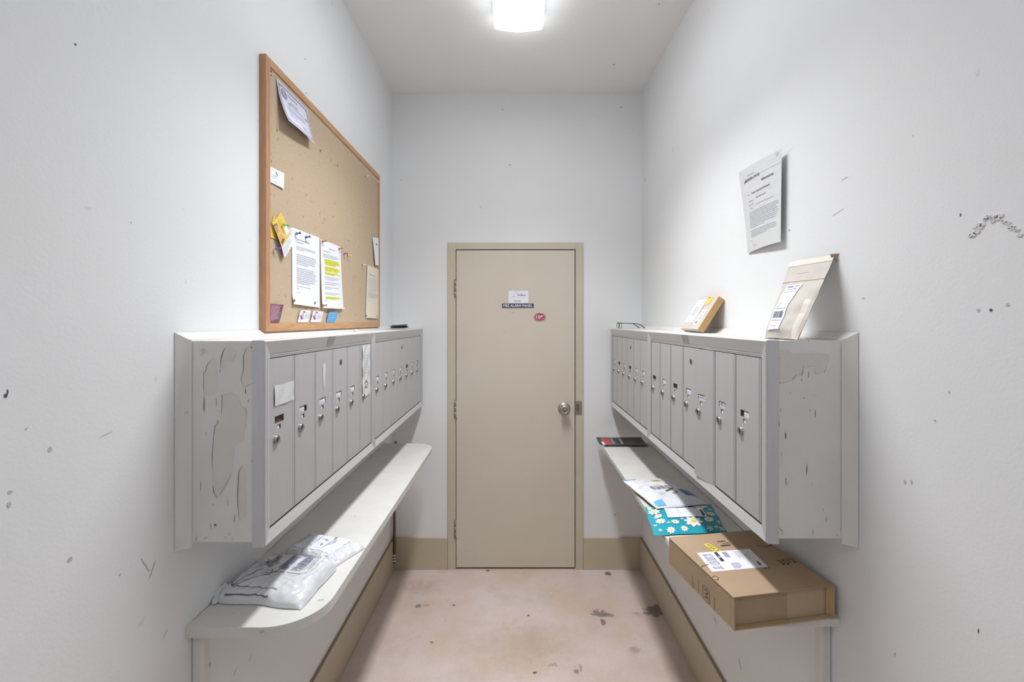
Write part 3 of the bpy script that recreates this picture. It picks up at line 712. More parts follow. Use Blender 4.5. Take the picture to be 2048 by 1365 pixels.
shelf('long white painted wooden shelf below the right mailboxes carrying parcels', 1, XR, .517, 1.139, 2.79, SZR, .10, .115, .019)
b = MB().box(0, .028, 0, .026, 0, SZL-.027-.204, 'paint_wood'); b.build('support_post', loc=(XL, 1.115, .204), bevel=.006, label='white painted upright post under the near end of the left shelf', category='post')
b = MB().box(-.028, 0, 0, .026, 0, SZR-.020-.204, 'paint_wood'); b.build('support_post', loc=(XR, 1.17, .204), bevel=.006, label='white painted upright post under the near end of the right shelf', category='post')

# ------------------------------------------------------------------ cork board
BX = XL
bY0, bY1, bz0, bz1 = 1.411, 2.594, 1.5525+.012, 2.428
bt = .021
CB = thing('bulletin_board', 'large cork notice board in a thin oak frame standing above the left mailboxes', 'notice board', (BX, bY0, bz0), PI/2)
Wd, Hh = bY1-bY0, bz1-bz0; fw = .026
fr = -bt
for nm, P4 in (('bottom', [(0, 0), (Wd, 0), (Wd-fw, fw), (fw, fw)]), ('top', [(fw, Hh-fw), (Wd-fw, Hh-fw), (Wd, Hh), (0, Hh)]), ('left', [(0, 0), (fw, fw), (fw, Hh-fw), (0, Hh)]), ('right', [(Wd-fw, fw), (Wd, 0), (Wd, Hh), (Wd-fw, Hh-fw)])):
    b = MB(); b.hexa([(P4[0][0], fr, P4[0][1]), (P4[1][0], fr, P4[1][1]), (P4[1][0], -.0005, P4[1][1]), (P4[0][0], -.0005, P4[0][1]),
                      (P4[3][0], fr, P4[3][1]), (P4[2][0], fr, P4[2][1]), (P4[2][0], -.0005, P4[2][1]), (P4[3][0], -.0005, P4[3][1])], 'oak' if nm in ('bottom', 'top') else 'oak_v')
    b.build('frame_rail', CB, bevel=.0012)
CKY = -.0165     # local y of the cork face
b = MB().box(fw-.002, Wd-fw+.002, CKY, -.002, fw-.002, Hh-fw+.002, 'cork')
r = random.Random(21)
CX = abs(BX)-.0165
def lb(px, py): Y, Z = side(px, py, CX); return Y-bY0, Z-bz0
for (px, py, q) in [(640.7, 302, .006), (674.7, 331.5, .005), (542, 142.5, .005), (542.5, 151, .003), (554, 261, .0035), (543, 323, .003)]:
    x, z = lb(px, py); b.face([(xx, CKY-.0004, zz) for xx, zz in blob(r, x, z, q, q, 10, .2)], 'cork_hole')
for k in range(170):
    x = r.uniform(.05, Wd-.05); z = r.uniform(.05, Hh-.05); q = r.uniform(.0006, .0022); e = r.choice((1, 1, 3))
    b.face([(xx, CKY-.0003, zz) for xx, zz in blob(r, x, z, q, q*e, 6, .4)], 'cork_hole')
b.build('cork_panel', CB)

SH = [0]
def sheet_on_board(name, label, cat, corners_px, base, prints, off=None, nu=8, nv=10, group=None, gap=.0012):
    pts = [side(px, py, CX) for px, py in corners_px]
    y0, z0 = pts[3]
    f = bil(*[(y-y0, 0, z-z0) for y, z in pts])
    off = off or (lambda u, v: 0)
    fn = lambda u, v: Vector(f(u, v))+Vector((0, -off(min(max(u, 0), 1), min(max(v, 0), 1))-gap, 0))
    b = MB(); b.grid(fn, nu, nv, base)
    prints(b, fn)
    o = b.build(name, loc=(-CX, y0, z0), rotz=PI/2, label=label, category=cat)
    if group: o['group'] = group
    return o, fn
# certificate
def pr(b, fn):
    for (u0, u1, v0, v1) in ((.03, .97, .04, .085), (.03, .97, .92, .955), (.025, .055, .04, .955), (.945, .975, .04, .955)): rect(b, fn, u0, u1, v0, v1, 'ink_lilac', 6, 6)
    for (u, v) in ((.03, .04), (.90, .04), (.03, .88), (.90, .88)): rect(b, fn, u, u+.07, v, v+.08, 'ink_lilac', 2, 2)
    n = 18
    for rad in (.085, .06, .03): ribbon(b, fn, [(.17+rad*math.cos(2*PI*k/n), .24+rad*1.35*math.sin(2*PI*k/n)) for k in range(n+1)], .010, 'ink_lilac', sub=1)
    lines(b, fn, .30, .85, .12, .22, 1, 'ink_soft', fill=.6, seed=3, word=.05)
    lines(b, fn, .34, .72, .29, .36, 1, 'ink_soft', fill=.7, seed=5, word=.09)
    rect(b, fn, .26, .92, .385, .392, 'ink_soft', 6); rect(b, fn, .26, .92, .405, .412, 'ink_soft', 6)
    rect(b, fn, .26, .34, .37, .42, 'ink_lilac', 2); rect(b, fn, .84, .93, .38, .44, 'ink_lilac', 2)
    lines(b, fn, .20, .86, .47, .64, 5, 'ink_grey', seed=9, word=.05); lines(b, fn, .2, .5, .68, .74, 2, 'ink_grey', seed=10)
    ribbon(b, fn, [(.62, .80), (.64, .74), (.66, .82), (.70, .78), (.74, .81), (.78, .77), (.82, .80), (.88, .78)], .006, 'ink_lilac')
    rect(b, fn, .6, .9, .83, .836, 'ink_soft', 3)
sheet_on_board('certificate', 'framed-border certificate with a seal pinned high on the cork board, curling off it', 'certificate', [(551.6,157),(613,219.7),(618.7,287.8),(557.6,241.6)], 'paper_lilac', pr,
               off=lambda u, v: .002+.030*v*v*(1-.45*u)+.004*math.sin(PI*u)*v, nu=14, nv=12)
def pr(b, fn):
    ribbon(b, fn, [(.42, .18), (.46, .30), (.54, .34)], .025, 'ink'); lines(b, fn, .25, .75, .42, .50, 1, 'ink_soft', seed=3, word=.08); lines(b, fn, .12, .88, .56, .64, 1, 'ink_soft', seed=4, word=.08)
    lines(b, fn, .3, .7, .78, .84, 1, 'ink_grey', seed=6)
sheet_on_board('business_card', 'small white business card alone at the near edge of the cork board', 'card', [(538.5,332.9),(565.5,347),(564.8,378),(537.8,363.6)], 'paper', pr, off=lambda u, v: .001+.003*u)
# flyers
def pr(b, fn):
    lines(b, fn, .1, .9, .1, .9, 9, 'ink_grey', seed=31, word=.06)
sheet_on_board('flyer', 'plain white leaflet hanging lowest behind the yellow flyer on the cork board', 'flyer', [(562,463),(584,455),(581.5,494),(563,516)], 'paper_lilac', pr, off=lambda u, v: .001+.002*v, gap=.001)
def pr(b, fn):
    rect(b, fn, 0, 1, 0, .70, 'yellow', 3, 3)
    poly(b, fn, [(.02, .06), (.30, .10), (.42, .62), (.10, .66)], 'food_dark', d=.0008)
    for q in ([(.05, .10), (.26, .14), (.30, .32), (.08, .32)], ): poly(b, fn, q, 'food_pink', d=.001)
    poly(b, fn, [(.10, .40), (.22, .36), (.28, .52), (.15, .56)], 'food_gold', d=.001); poly(b, fn, [(.26, .40), (.36, .42), (.38, .58), (.30, .56)], 'skin', d=.001)
    lines(b, fn, .42, .80, .10, .32, 5, 'hl_ink', seed=2, word=.09)
    rect(b, fn, .66, .94, .38, .60, 'paper', d=.0008); lines(b, fn, .70, .90, .41, .58, 3, 'ink_blue', seed=8, word=.06)
    lines(b, fn, .30, .9, .66, .70, 1, 'hl_ink', seed=4)
    lines(b, fn, .08, .94, .73, .95, 4, 'ink_grey', seed=5, word=.08)
sheet_on_board('flyer', 'yellow takeaway menu flyer with food photos pinned askew on the cork board', 'flyer', [(540.5,446.5),(558.5,424.5),(583,487),(562,516.5)], 'paper', pr, off=lambda u, v: .005+.006*v*(1-u)+.003*math.sin(PI*v), nu=10, nv=14)
def pr(b, fn): pass
sheet_on_board('flyer', 'torn orange-edged leaflet peeping out behind the yellow flyer', 'flyer', [(539.6,452),(549,424),(551,480),(540,475)], 'yellow', pr, off=lambda u, v: .001, gap=.001)
# letters
def pr(b, fn):
    lines(b, fn, .18, .80, .115, .15, 1, 'ink_soft', fill=.55, ragged=0, seed=1, word=.06); lines(b, fn, .13, .48, .155, .185, 1, 'ink_soft', seed=2)
    lines(b, fn, .14, .86, .215, .275, 3, 'ink_soft', seed=3); lines(b, fn, .14, .86, .32, .47, 6, 'ink_soft', seed=4); lines(b, fn, .14, .86, .50, .72, 9, 'ink_soft', seed=5)
    lines(b, fn, .14, .86, .745, .765, 1, 'ink_soft', seed=6); lines(b, fn, .14, .34, .775, .80, 1, 'ink_soft', seed=7); lines(b, fn, .14, .3, .825, .845, 1, 'ink_soft', seed=8)
o, fn1 = sheet_on_board('letter', 'larger typed white letter held by two blue push pins on the cork board', 'letter', [(582.4,454.7),(637.4,475.6),(638.5,616),(583.5,608.6)], 'paper', pr,
               off=lambda u, v: .001+.004*math.sin(PI*u)*(v)+.016*max(0, v-.9)*10*max(0, .35-u), nu=12, nv=16)
def pr(b, fn):
    lines(b, fn, .34, .80, .085, .115, 1, 'ink_soft', seed=1); lines(b, fn, .10, .55, .14, .17, 1, 'ink_soft', seed=2); lines(b, fn, .10, .86, .19, .25, 3, 'ink_soft', seed=3)
    for (a, c, s) in ((.265, .355, 4), (.375, .45, 5), (.46, .50, 6)):
        n = max(1, round((c-a)/.022))
        for k in range(n):
            va = a+(c-a)*k/n; e = .88 if k < n-1 else .55+.1*(s % 3); rect(b, fn, .15, e, va, va+(c-a)/n*.94, 'highlight', 4)
        lines(b, fn, .16, .84, a, c, n, 'hl_ink', seed=s, fill=.35)
    lines(b, fn, .13, .86, .52, .58, 3, 'ink_soft', seed=8); lines(b, fn, .13, .86, .60, .655, 2, 'ink_soft', seed=9); lines(b, fn, .13, .86, .675, .72, 2, 'ink_soft', seed=10)
    lines(b, fn, .13, .86, .76, .80, 2, 'ink_soft', seed=11)
    rect(b, fn, .14, .86, .825, .845, 'highlight', 4); rect(b, fn, .14, .70, .847, .865, 'highlight', 3); lines(b, fn, .16, .84, .825, .865, 2, 'hl_ink', seed=12, fill=.35)
    lines(b, fn, .13, .26, .885, .90, 1, 'ink_lilac', seed=13)
o, fn2 = sheet_on_board('letter', 'white letter with yellow highlighted paragraphs pinned on the cork board', 'letter', [(640,479),(680,494.3),(683.5,618.5),(640.7,616.3)], 'paper', pr,
               off=lambda u, v: .001+.004*math.sin(PI*u)+.006*v*v, nu=12, nv=16)
def pr(b, fn):
    lines(b, fn, .15, .80, .155, .185, 1, 'ink_soft', fill=.7, seed=1, word=.1); lines(b, fn, .12, .9, .22, .50, 9, 'ink_grey', seed=2, word=.1); lines(b, fn, .12, .9, .51, .62, 4, 'ink_soft', seed=3, word=.1)
    lines(b, fn, .12, .5, .66, .68, 1, 'ink_grey', seed=4); rect(b, fn, .2, .7, .845, .85, 'ink_soft')
sheet_on_board('notice', 'tall narrow cream paper notice taped near the far edge of the cork board', 'notice', [(733.5,529.5),(757.5,540.4),(755.5,637.5),(730,636)], 'paper_cream', pr, off=lambda u, v: .002+.004*math.sin(PI*u)*v, nv=14)
def pr(b, fn):
    b.tube([fn(.5, .24)+Vector((0, -.0002, 0)), fn(.5, .24)+Vector((0, -.004, 0))], .004, 'key_dark', 10)
sheet_on_board('card', 'blank narrow white slip pinned at the far edge of the cork board', 'paper slip', [(744,474.5),(757.2,476.7),(756.9,531.6),(747.5,530.5)], 'paper', pr, off=lambda u, v: .002+.006*v*(1-u))
def pr(b, fn):
    lines(b, fn, .08, .86, .05, .9, 13, 'mauve', fill=.5, seed=41, word=.16, ragged=.25)
    rect(b, fn, .72, .92, .35, .95, 'food_dark'); 
sheet_on_board('leaflet', 'dark maroon leaflet with pale print in the lower near corner of the cork board', 'leaflet', [(538.5,608.6),(560.8,609.8),(557,645.3),(537.4,645.6)], 'maroon', pr, off=lambda u, v: .002+.008*(1-v)*u)
def person_card(seed):
    def pr(b, fn):
        poly(b, fn, [(.30+.09*math.cos(2*PI*k/10), .20+.09*math.sin(2*PI*k/10)) for k in range(10)], 'skin', d=.0006)
        poly(b, fn, [(.24, .10), (.34, .06), (.44, .14), (.42, .22), (.34, .14), (.27, .18)], 'hair', d=.0009)
        poly(b, fn, [(.20, .34), (.30, .28), (.40, .36), (.42, .62), (.22, .62)], 'skin', d=.0005)
        poly(b, fn, [(.08, .42), (.18, .40), (.26, .58), (.40, .62), (.38, .78), (.22, .74)], 'purple', d=.0008)
        poly(b, fn, [(.10, .62), (.20, .66), (.18, .95), (.06, .95)], 'white_ink', d=.0008)
        lines(b, fn, .52, .92, .16, .22, 1, 'blue_pale', fill=.9, ragged=0, seed=seed, word=.15); lines(b, fn, .52, .95, .30, .75, 6, 'ink_grey', seed=seed, word=.07)
    return pr
sheet_on_board('business_card', 'white card with a photo of a person, farther from the blue card', 'card', [(597,620.7),(616.8,621.3),(614.8,645.2),(592.6,645.4)], 'paper', person_card(1), off=lambda u, v: .002+.006*(1-v))
sheet_on_board('business_card', 'white card with a photo of a person, standing beside the blue card', 'card', [(622.5,622),(642.5,623.3),(639.3,645),(618.8,645.2)], 'paper', person_card(2), off=lambda u, v: .002+.006*(1-v))
def pr(b, fn):
    rect(b, fn, .08, .92, .52, .55, 'blue_pale'); lines(b, fn, .2, .85, .12, .42, 4, 'blue_pale', fill=.25, seed=3, word=.1); lines(b, fn, .3, .7, .65, .75, 1, 'blue_pale', fill=.3, seed=3, word=.1)
sheet_on_board('business_card', 'bright blue card standing on the bottom rail of the cork board', 'card', [(653.5,624),(672,624.6),(668.5,645.4),(651,645.4)], 'blue_card', pr, off=lambda u, v: .002+.007*(1-v))
# push pins
def pin(px, py, m, label, tilt=(0, 0), base=0.0, col='push pin', long=True):
    Y, Z = side(px, py, CX-base)
    b = MB(); d = Vector((1, tilt[0], tilt[1])).normalized()
    if long:
        q = [0, .0015, .003, .004, .010, .0115, .0135, .015]; rs = [.0052, .0055, .0045, .0028, .0026, .0042, .0048, .0044]
        b.tube([d*(t+.004) for t in q], rs, m, 14); b.tube([d*0, d*.005], .0006, 'chrome', 6)
    else:
        b.tube([d*0, d*.001, d*.0025, d*.003], [.0052, .0055, .0035, .001], m, 14)
    b.build('push_pin', loc=(-(CX-base), Y, Z), label=label, category='push pin')
pin(590, 468, 'pin_blue', 'dark blue push pin near the top left corner of the larger letter', (.5, .3), .002)
pin(610, 475, 'pin_blue', 'blue push pin at the top middle of the larger letter', (.6, .3), .002)
pin(588.5, 601, 'alu_dark', 'flat grey tack in the lower left corner of the larger letter', (0, 0), .008, long=False)
pin(630, 606, 'alu_dark', 'flat grey tack in the lower right corner of the larger letter', (0, 0), .006, long=False)
pin(643, 483.5, 'pin_tan', 'brown push pin at the top left corner of the highlighted letter', (.6, .3), .002)
pin(676.5, 498.5, 'pin_tan', 'brown push pin at the top right corner of the highlighted letter', (.6, .4), .002)
pin(643.5, 611.5, 'pin_tan', 'brown push pin at the bottom left corner of the highlighted letter', (.7, .1), .006)
pin(680, 617, 'pin_clear', 'clear push pin at the bottom right corner of the highlighted letter', (.6, -.1), .006)
pin(687, 507, 'pin_purple', 'violet push pin alone to the right of the highlighted letter', (.5, 0))
pin(694, 511, 'pin_yellow', 'pale yellow push pin beside the violet one', (.6, -.1))
pin(565, 449.5, 'pin_green', 'green push pin holding the top of the yellow flyer', (.8, 0), .012)
pin(548.5, 498, 'pin_purple', 'purple push pin at the lower left of the yellow flyer', (.8, .2), .004)
pin(730, 351.5, 'pin_clear', 'clear push pin near the upper far corner of the cork board', (.5, 0))
pin(752, 363, 'pin_clear', 'clear push pin beside the far frame rail of the cork board', (.5, 0))
pin(724, 530, 'pin_clear', 'clear push pin left of the cream notice', (.5, 0))
for (px, py, wch) in ((732.5, 631.5, 'near'), (753.5, 632.5, 'far')):
    pin(px, py, 'key_dark', f'dark tack in the lower {wch} corner of the cream notice', (0, 0), .004, long=False)

# ------------------------------------------------------------------ memo on the right wall
def rs(px, py, X=XR): Y, Z = side(px, py, X); return -Y, Z
wY = 1.35; memo0 = (-1.585, 1.834)
def memo_fn(u, v):
    u2 = min(max(u, 0), 1); v2 = min(max(v, 0), 1)
    x = .216*u + .006*(1-v); z = .279*(1-v) + .004*math.sin(2.5*u)
    bulge = .010+.030*(1-u2)**1.6*(1-v2)**.8+.006*u2+.004*math.sin(PI*u2)
    z -= .006*v2*0
    return Vector((x, -bulge*(1-.55*v2*(1-u2)), z))
b = MB(); b.grid(memo_fn, 20, 24, 'paper_grey')
# turned-up lower near corner
lines(b, memo_fn, .20, .48, .085, .115, 1, 'ink_soft', seed=1, fill=.4)
text(b, memo_fn, 'UNITED STATES', .17, .50, .135, .165, 'ink', bold=.03); poly(b, memo_fn, [(.10, .17), (.16, .125), (.17, .165)], 'ink')
rect(b, memo_fn, .52, 1.0, .142, .1445, 'ink_soft', 8)
text(b, memo_fn, 'MEMORANDUM', .54, .82, .215, .24, 'ink', bold=.02)
text(b, memo_fn, 'TO:', .16, .22, .318, .335, 'ink_soft'); text(b, memo_fn, 'Postal Customers/Residents', .28, .74, .312, .337, 'ink')
rect(b, memo_fn, .38, .82, .365, .3665, 'ink_soft', 6)
text(b, memo_fn, 'FROM:', .18, .32, .40, .418, 'ink_soft'); text(b, memo_fn, 'Your Letter Carrier', .38, .64, .388, .408, 'ink')
text(b, memo_fn, 'DATE:', .18, .31, .442, .46, 'ink_soft'); text(b, memo_fn, 'RE:', .20, .28, .487, .503, 'ink_soft'); text(b, memo_fn, 'Overburdened Mail Receptacles', .38, .82, .465, .487, 'ink_soft')
lines(b, memo_fn, .17, .96, .53, .735, 9, 'ink_soft', seed=4, fill=.5, word=.06); lines(b, memo_fn, .17, .96, .755, .84, 4, 'ink_soft', seed=6, fill=.5, word=.06)
rect(b, memo_fn, .17, .185, .875, .885, 'ink'); lines(b, memo_fn, .22, .34, .925, .955, 2, 'ink_grey', seed=6)
ribbon(b, memo_fn, [(.90+.03*math.cos(k), .035+.015*math.sin(k)) for k in range(8)], .003, 'ink_grey')
b.build('memo', loc=(XR, -memo0[0], memo0[1]), rotz=-PI/2, label='typed white memorandum sheet taped to the right wall, curling away from it', category='notice')

# ------------------------------------------------------------------ kraft mailer leaning on the right wall
TOPZ = 1.5505
def leaning(fnpts, bulge, fold=None):
    f = bil(*fnpts)
    return f
tl = Vector((.797, 1.322, 1.768)); tr = Vector((.808, 1.150, 1.766)); br_ = Vector((.684, 1.104, TOPZ)); bl = Vector((.668, 1.222, TOPZ))
f0 = bil(tl, tr, br_, bl)
nrm = (tr-tl).cross(bl-tl).normalized()
if nrm.x > 0: nrm = -nrm
def kraft(u, v):
    uu, vv = min(max(u, 0), 1), min(max(v, 0), 1)
    h = .020*math.sin(PI*uu)**.6*(max(0, min(1, (vv-.28)/.35)))*(1 if vv < .93 else max(.25, (1-vv)/.07))
    h += .003*noise.noise(Vector((uu*6, vv*9, 3)))*min(1, vv*3)
    return f0(u, v)+nrm*(h+.001)
def kraft_b(u, v): return f0(u, v)+nrm*(-.004*math.sin(PI*u)*math.sin(PI*v))+Vector((0, 0, 0))
b = MB(); b.grid(kraft, 24, 34, 'kraft', True, flip=True); b.grid(kraft_b, 6, 6, 'kraft', True)
kf = lambda u, v: kraft(u, v)
def flipd(fn):   # print side faces the room
    return fn
rectk = lambda u0, u1, v0, v1, m, d=-.0008, nu=8, nv=10: rect(b, kraft, u0, u1, v0, v1, m, nu, nv, d)
# choose sign so prints sit outside
test = lift(kraft, .001)(.5, .5)-kraft(.5, .5); sgn = 1 if test.dot(nrm) > 0 else -1
def rk(u0, u1, v0, v1, m, nu=6, nv=8, d=.0008): rect(b, kraft, u0, u1, v0, v1, m, nu, nv, d*sgn)
rk(0, 1, .0, .075, 'kraft_fold', 10, 2); rk(.0, 1, .375-.085, .375-.078, 'kraft_dark', 10, 1)
rk(.18, .58, .345, .93, 'paper', 8, 14, .0016)
for (u0, u1, v0, v1) in ((.24, .38, .36, .385), (.42, .54, .36, .375), (.42, .50, .40, .42), (.26, .40, .41, .42)): rk(u0, u1, v0, v1, 'ink_lilac', 1, 1, .0022)
for (u0, u1, v0) in ((.22, .56, .45), (.22, .56, .68), (.22, .56, .82)): rk(u0, u1, v0, v0+.004, 'ink', 6, 1, .0024)
for k in range(4): rk(.24, .34+.02*(k % 3), .60+.018*k, .606+.018*k, 'ink_soft', 1, 1, .0024)
r = random.Random(4); t = .23
while t < .54:
    w = r.choice((.005, .009, .014)); rk(t, t+w, .715, .795, 'ink', 1, 3, .0026); t += w+r.choice((.005, .008))
rk(.25, .45, .885, .893, 'ink_soft', 2, 1, .0024)
rk(.30, .56, .175, .183, 'ink_grey', 4, 1)
rk(.86, 1.0, .55, 1.0, 'kraft_fold', 3, 8, .0010)
b.face([tr+Vector((-.012, .004, .001)), tr+Vector((.002, -.010, .001)), tr+Vector((.001, -.004, -.020)), tr+Vector((-.008, .006, -.006))], 'kraft_dark')
b.build('parcel_mailer', label='tall pale kraft padded mailer leaning on the right wall on top of the mailboxes', category='parcel')

# ------------------------------------------------------------------ small box leaning on the right wall
def solid(name, label, cat, O, ex, ey, ez, L, Wd2, H, m_faces, prints=None, bevel=.0012):
    """box with origin O and unit axes ex (length), ey (width), ez (thickness)"""
    b = MB(); O = Vector(O); ex, ey, ez = Vector(ex), Vector(ey), Vector(ez)
    P = [O, O+ex*L, O+ex*L+ey*Wd2, O+ey*Wd2]; Q = [p+ez*H for p in P]
    fs = {'bottom': (P[0], P[3], P[2], P[1]), 'top': (Q[0], Q[1], Q[2], Q[3]), 's0': (P[0], P[1], Q[1], Q[0]), 's1': (P[1], P[2], Q[2], Q[1]), 's2': (P[2], P[3], Q[3], Q[2]), 's3': (P[3], P[0], Q[0], Q[3])}
    bi = len(b.v); b.v += [tuple(p) for p in P+Q]
    for q, nm in (((0,3,2,1),'bottom'),((4,5,6,7),'top'),((0,1,5,4),'s0'),((1,2,6,5),'s1'),((2,3,7,6),'s2'),((3,0,4,7),'s3')):
        b.f.append([bi+k for k in q]); b.m.append(m_faces.get(nm, m_faces['*'])); b.sm.append(False)
    if prints: prints(b, bil(Q[3], Q[2], Q[1], Q[0]), fs)
    return b.build(name, label=label, category=cat, bevel=bevel)
bk = Vector((.7286, 1.768, TOPZ+.001)); tb = Vector((XR-.001, 1.768, TOPZ+.130))
up = (tb-bk).normalized(); along = Vector((0, 1, 0)); th = Vector((-up.z, 0, up.x))   # outwards (to the room) and up
Lh = (tb-bk).length
def pr(b, fn, fs):
    # fn: u along +Y (far), v downwards; viewer sees far side on the left, so u is measured from the far end
    g = lambda u, v: fn(1-u, v)
    def R(u0, u1, v0, v1, m, d=.0006):
        L2 = lift(fn, d); b.grid(lambda a, c: L2(1-(u0+(u1-u0)*a), v0+(v1-v0)*c), 1, 1, m, False, flip=True)
    R(.03, .50, .06, .80, 'paper'); R(.60, .84, .40, .86, 'paper'); R(.50, .74, -.0, .26, 'yellow')
    for k in range(5): R(.12+.03*(k % 2), .34+.03*(k % 3), .30+.055*k, .325+.055*k, 'ink_soft', .0012)
    for k in range(4): R(.65, .80, .46+.10*k, .49+.10*k, 'ink_soft', .0012)
    R(.66, .80, .58, .68, 'blue_pale', .0013); R(.64, .78, .78, .82, 'ink_blue', .0014)
    R(.52, .56, .26, .50, 'food_pink', .0008)
    R(.52, .60, .0, .03, 'ink', .0012)
solid('parcel_box', 'small brown cardboard box with white labels leaning on the wall above the right mailboxes', 'parcel', bk, along, up, th, .190, Lh, .027, {'*': 'card_orange', 'top': 'card_pale', 's0': 'card_pale'}, None)
# labels go on the face that looks to the room
P0 = bk+th*.027
fnb = bil(P0+up*Lh+along*.19, P0+up*Lh, P0, P0+along*.19)      # u from far to near, v down
b = MB()
tst = lift(fnb, .001)(.5, .5)-fnb(.5, .5); sg2 = 1 if tst.dot(th) > 0 else -1
def R(u0, u1, v0, v1, m, d=.0006): rect(b, fnb, u0, u1, v0, v1, m, 1, 1, d*sg2)
R(.03, .50, .06, .80, 'paper'); R(.60, .84, .40, .86, 'paper', .0005); R(.52, .78, .0, .24, 'yellow', .0008); R(.54, .62, .0, .035, 'ink', .0012)
for k in range(5): R(.12+.03*(k % 2), .34+.03*(k % 3), .30+.055*k, .325+.055*k, 'ink_soft', .0012)
for k in range(4): R(.65, .80, .46+.10*k, .49+.10*k, 'ink_soft', .0012)
R(.66, .80, .58, .66, 'blue_pale', .0013); R(.64, .78, .78, .82, 'ink_blue', .0014); R(.535, .575, .24, .52, 'food_pink', .0006)
lab = b.build('shipping_labels', bpy.data.objects['parcel_box'], label='white and yellow stick-on labels')
lab.matrix_parent_inverse = Matrix.Identity(4)

# ------------------------------------------------------------------ eyeglasses on the right housing
b = MB(); gx, gy, gz = .636, 2.74, TOPZ+.002
def loop(cy, cz, ry, rz, n=22): return [(0, cy+ry*math.copysign(abs(math.cos(2*PI*k/n))**.6, math.cos(2*PI*k/n)), cz+rz*math.copysign(abs(math.sin(2*PI*k/n))**.6, math.sin(2*PI*k/n))) for k in range(n+1)]
for cy in (.032, .100): b.tube(loop(cy, .019, .027, .018), .0016, 'dark_wire', 6)
b.tube([(0, .059, .026), (0, .066, .029), (0, .073, .026)], .0016, 'dark_wire', 6)
for cy in (0.004, .128):
    b.tube([(0, cy, .030), (.004, cy-.001, .032), (.095, cy-.004, .030), (.115, cy-.004, .022), (.140, cy-.004, .003)], [.0018, .002, .002, .0025, .0028], 'dark_wire', 8)
b.build('eyeglasses', loc=(gx, gy, gz), label='thin dark framed eyeglasses lying open on top of the right mailbox housing', category='glasses')

# ------------------------------------------------------------------ leaflets and pebble on the left housing
b = MB()
for k, (m, w, l, z, a) in enumerate((('black_card', .105, .17, .002, .1), ('ink_lilac', .10, .16, .005, .18), ('paper', .095, .15, .008, .05), ('paper_lilac', .09, .14, .011, .22))):
    ca, sa = math.cos(a), math.sin(a)
    fn = lambda u, v, w=w, l=l, z=z, ca=ca, sa=sa, k=k: (w*(u-.5)*ca-l*(v-.5)*sa, w*(u-.5)*sa+l*(v-.5)*ca, z+.010*(1-v)**2*(k+1)*.35+.006*u*u)
    b.grid(fn, 6, 8, m, True)
b.build('leaflet_pile', loc=(-.69, 2.70, TOPZ+.0005), label='few curled dark and white leaflets lying on the left housing past the cork board', category='leaflets')
b = MB(); lathe(b, (0, 0, 0), [(.0, 0), (.009, .0005), (.010, .005), (.006, .010), (0, .011)], 'plaster', 10, 'z')
b.build('crumb', loc=(-.70, 1.99, TOPZ+.0003), label='small pale crumb on the left housing below the cork board', category='debris')

# ------------------------------------------------------------------ soft parcels
def pouch(name, label, cat, C4, z, H, m_top, m_under, prints, wr=.004, seed=0, edge=.10, power=.5, nu=120, nv=96, lipz=.004, edge_h=0.0, shape=None, wscale=5):
    """C4: far-left, far-right, near-right, near-left corners on the level plane"""
    f = bil(*[(x, y, 0) for x, y in C4]); c = (Vector((*C4[0], 0))+Vector((*C4[2], 0)))/2
    def hgt(u, v):
        d = max(0, min(u, 1-u, 1e9))/edge; e = max(0, min(v, 1-v))/edge
        p = (min(1, d)*(2-min(1, d)))**power*(min(1, e)*(2-min(1, e)))**power
        h = H*p+lipz
        if shape: h *= shape(u, v)
        q = Vector((u*wscale, v*wscale*.8, seed))
        n1 = noise.noise(q)+.5*noise.noise(q*2.3)
        ridge = (1-abs(noise.noise(q*1.4+Vector((7, 3, 1))))*3)
        ridge = max(0, ridge)
        fold = 0
        if wr > .003:
            for (fx, fy, fq) in ((4.1, 6.3, 1.0), (7.7, 3.2, .7), (11.0, 9.0, .45)):
                w_ = noise.noise(Vector((u*2.2, v*2.2, seed+fx)))*1.6
                t_ = (u*fx+v*fy+w_*2) % 1.0; fold += fq*(abs(t_-.5)*2-.5)*(.35+.9*max(0, noise.noise(Vector((u*3+fx, v*3, seed+2)))+.25))
        return h+wr*(.6*n1+.7*ridge+.75*fold-.3)*min(1, 4*min(d, e, .5)+.15)
    def fn(u, v):
        uu, vv = min(max(u, 0), 1), min(max(v, 0), 1)
        j = .018*noise.noise(Vector((u*3, v*3, seed+9)))*(1 if min(uu, 1-uu, vv, 1-vv) < .03 else .6)
        p = f(u, v)-c; return Vector((p.x+j*.35, p.y+j*.35, max(.0012, hgt(uu, vv))))
    def fb(u, v):
        p = fn(u, v); return Vector((p.x, p.y, .0006 if 0 < u < 1 and 0 < v < 1 else p.z))
    b = MB(); b.grid(fn, nu, nv, m_top, True); b.grid(fb, nu//3, nv//3, m_under, True, flip=True)
    prints(b, fn)
    return b.build(name, loc=(c.x, c.y, z), label=label, category=cat), fn

# grid() with v running near: far-left is (0,0); normal must point up
def up_fn(fn): return fn
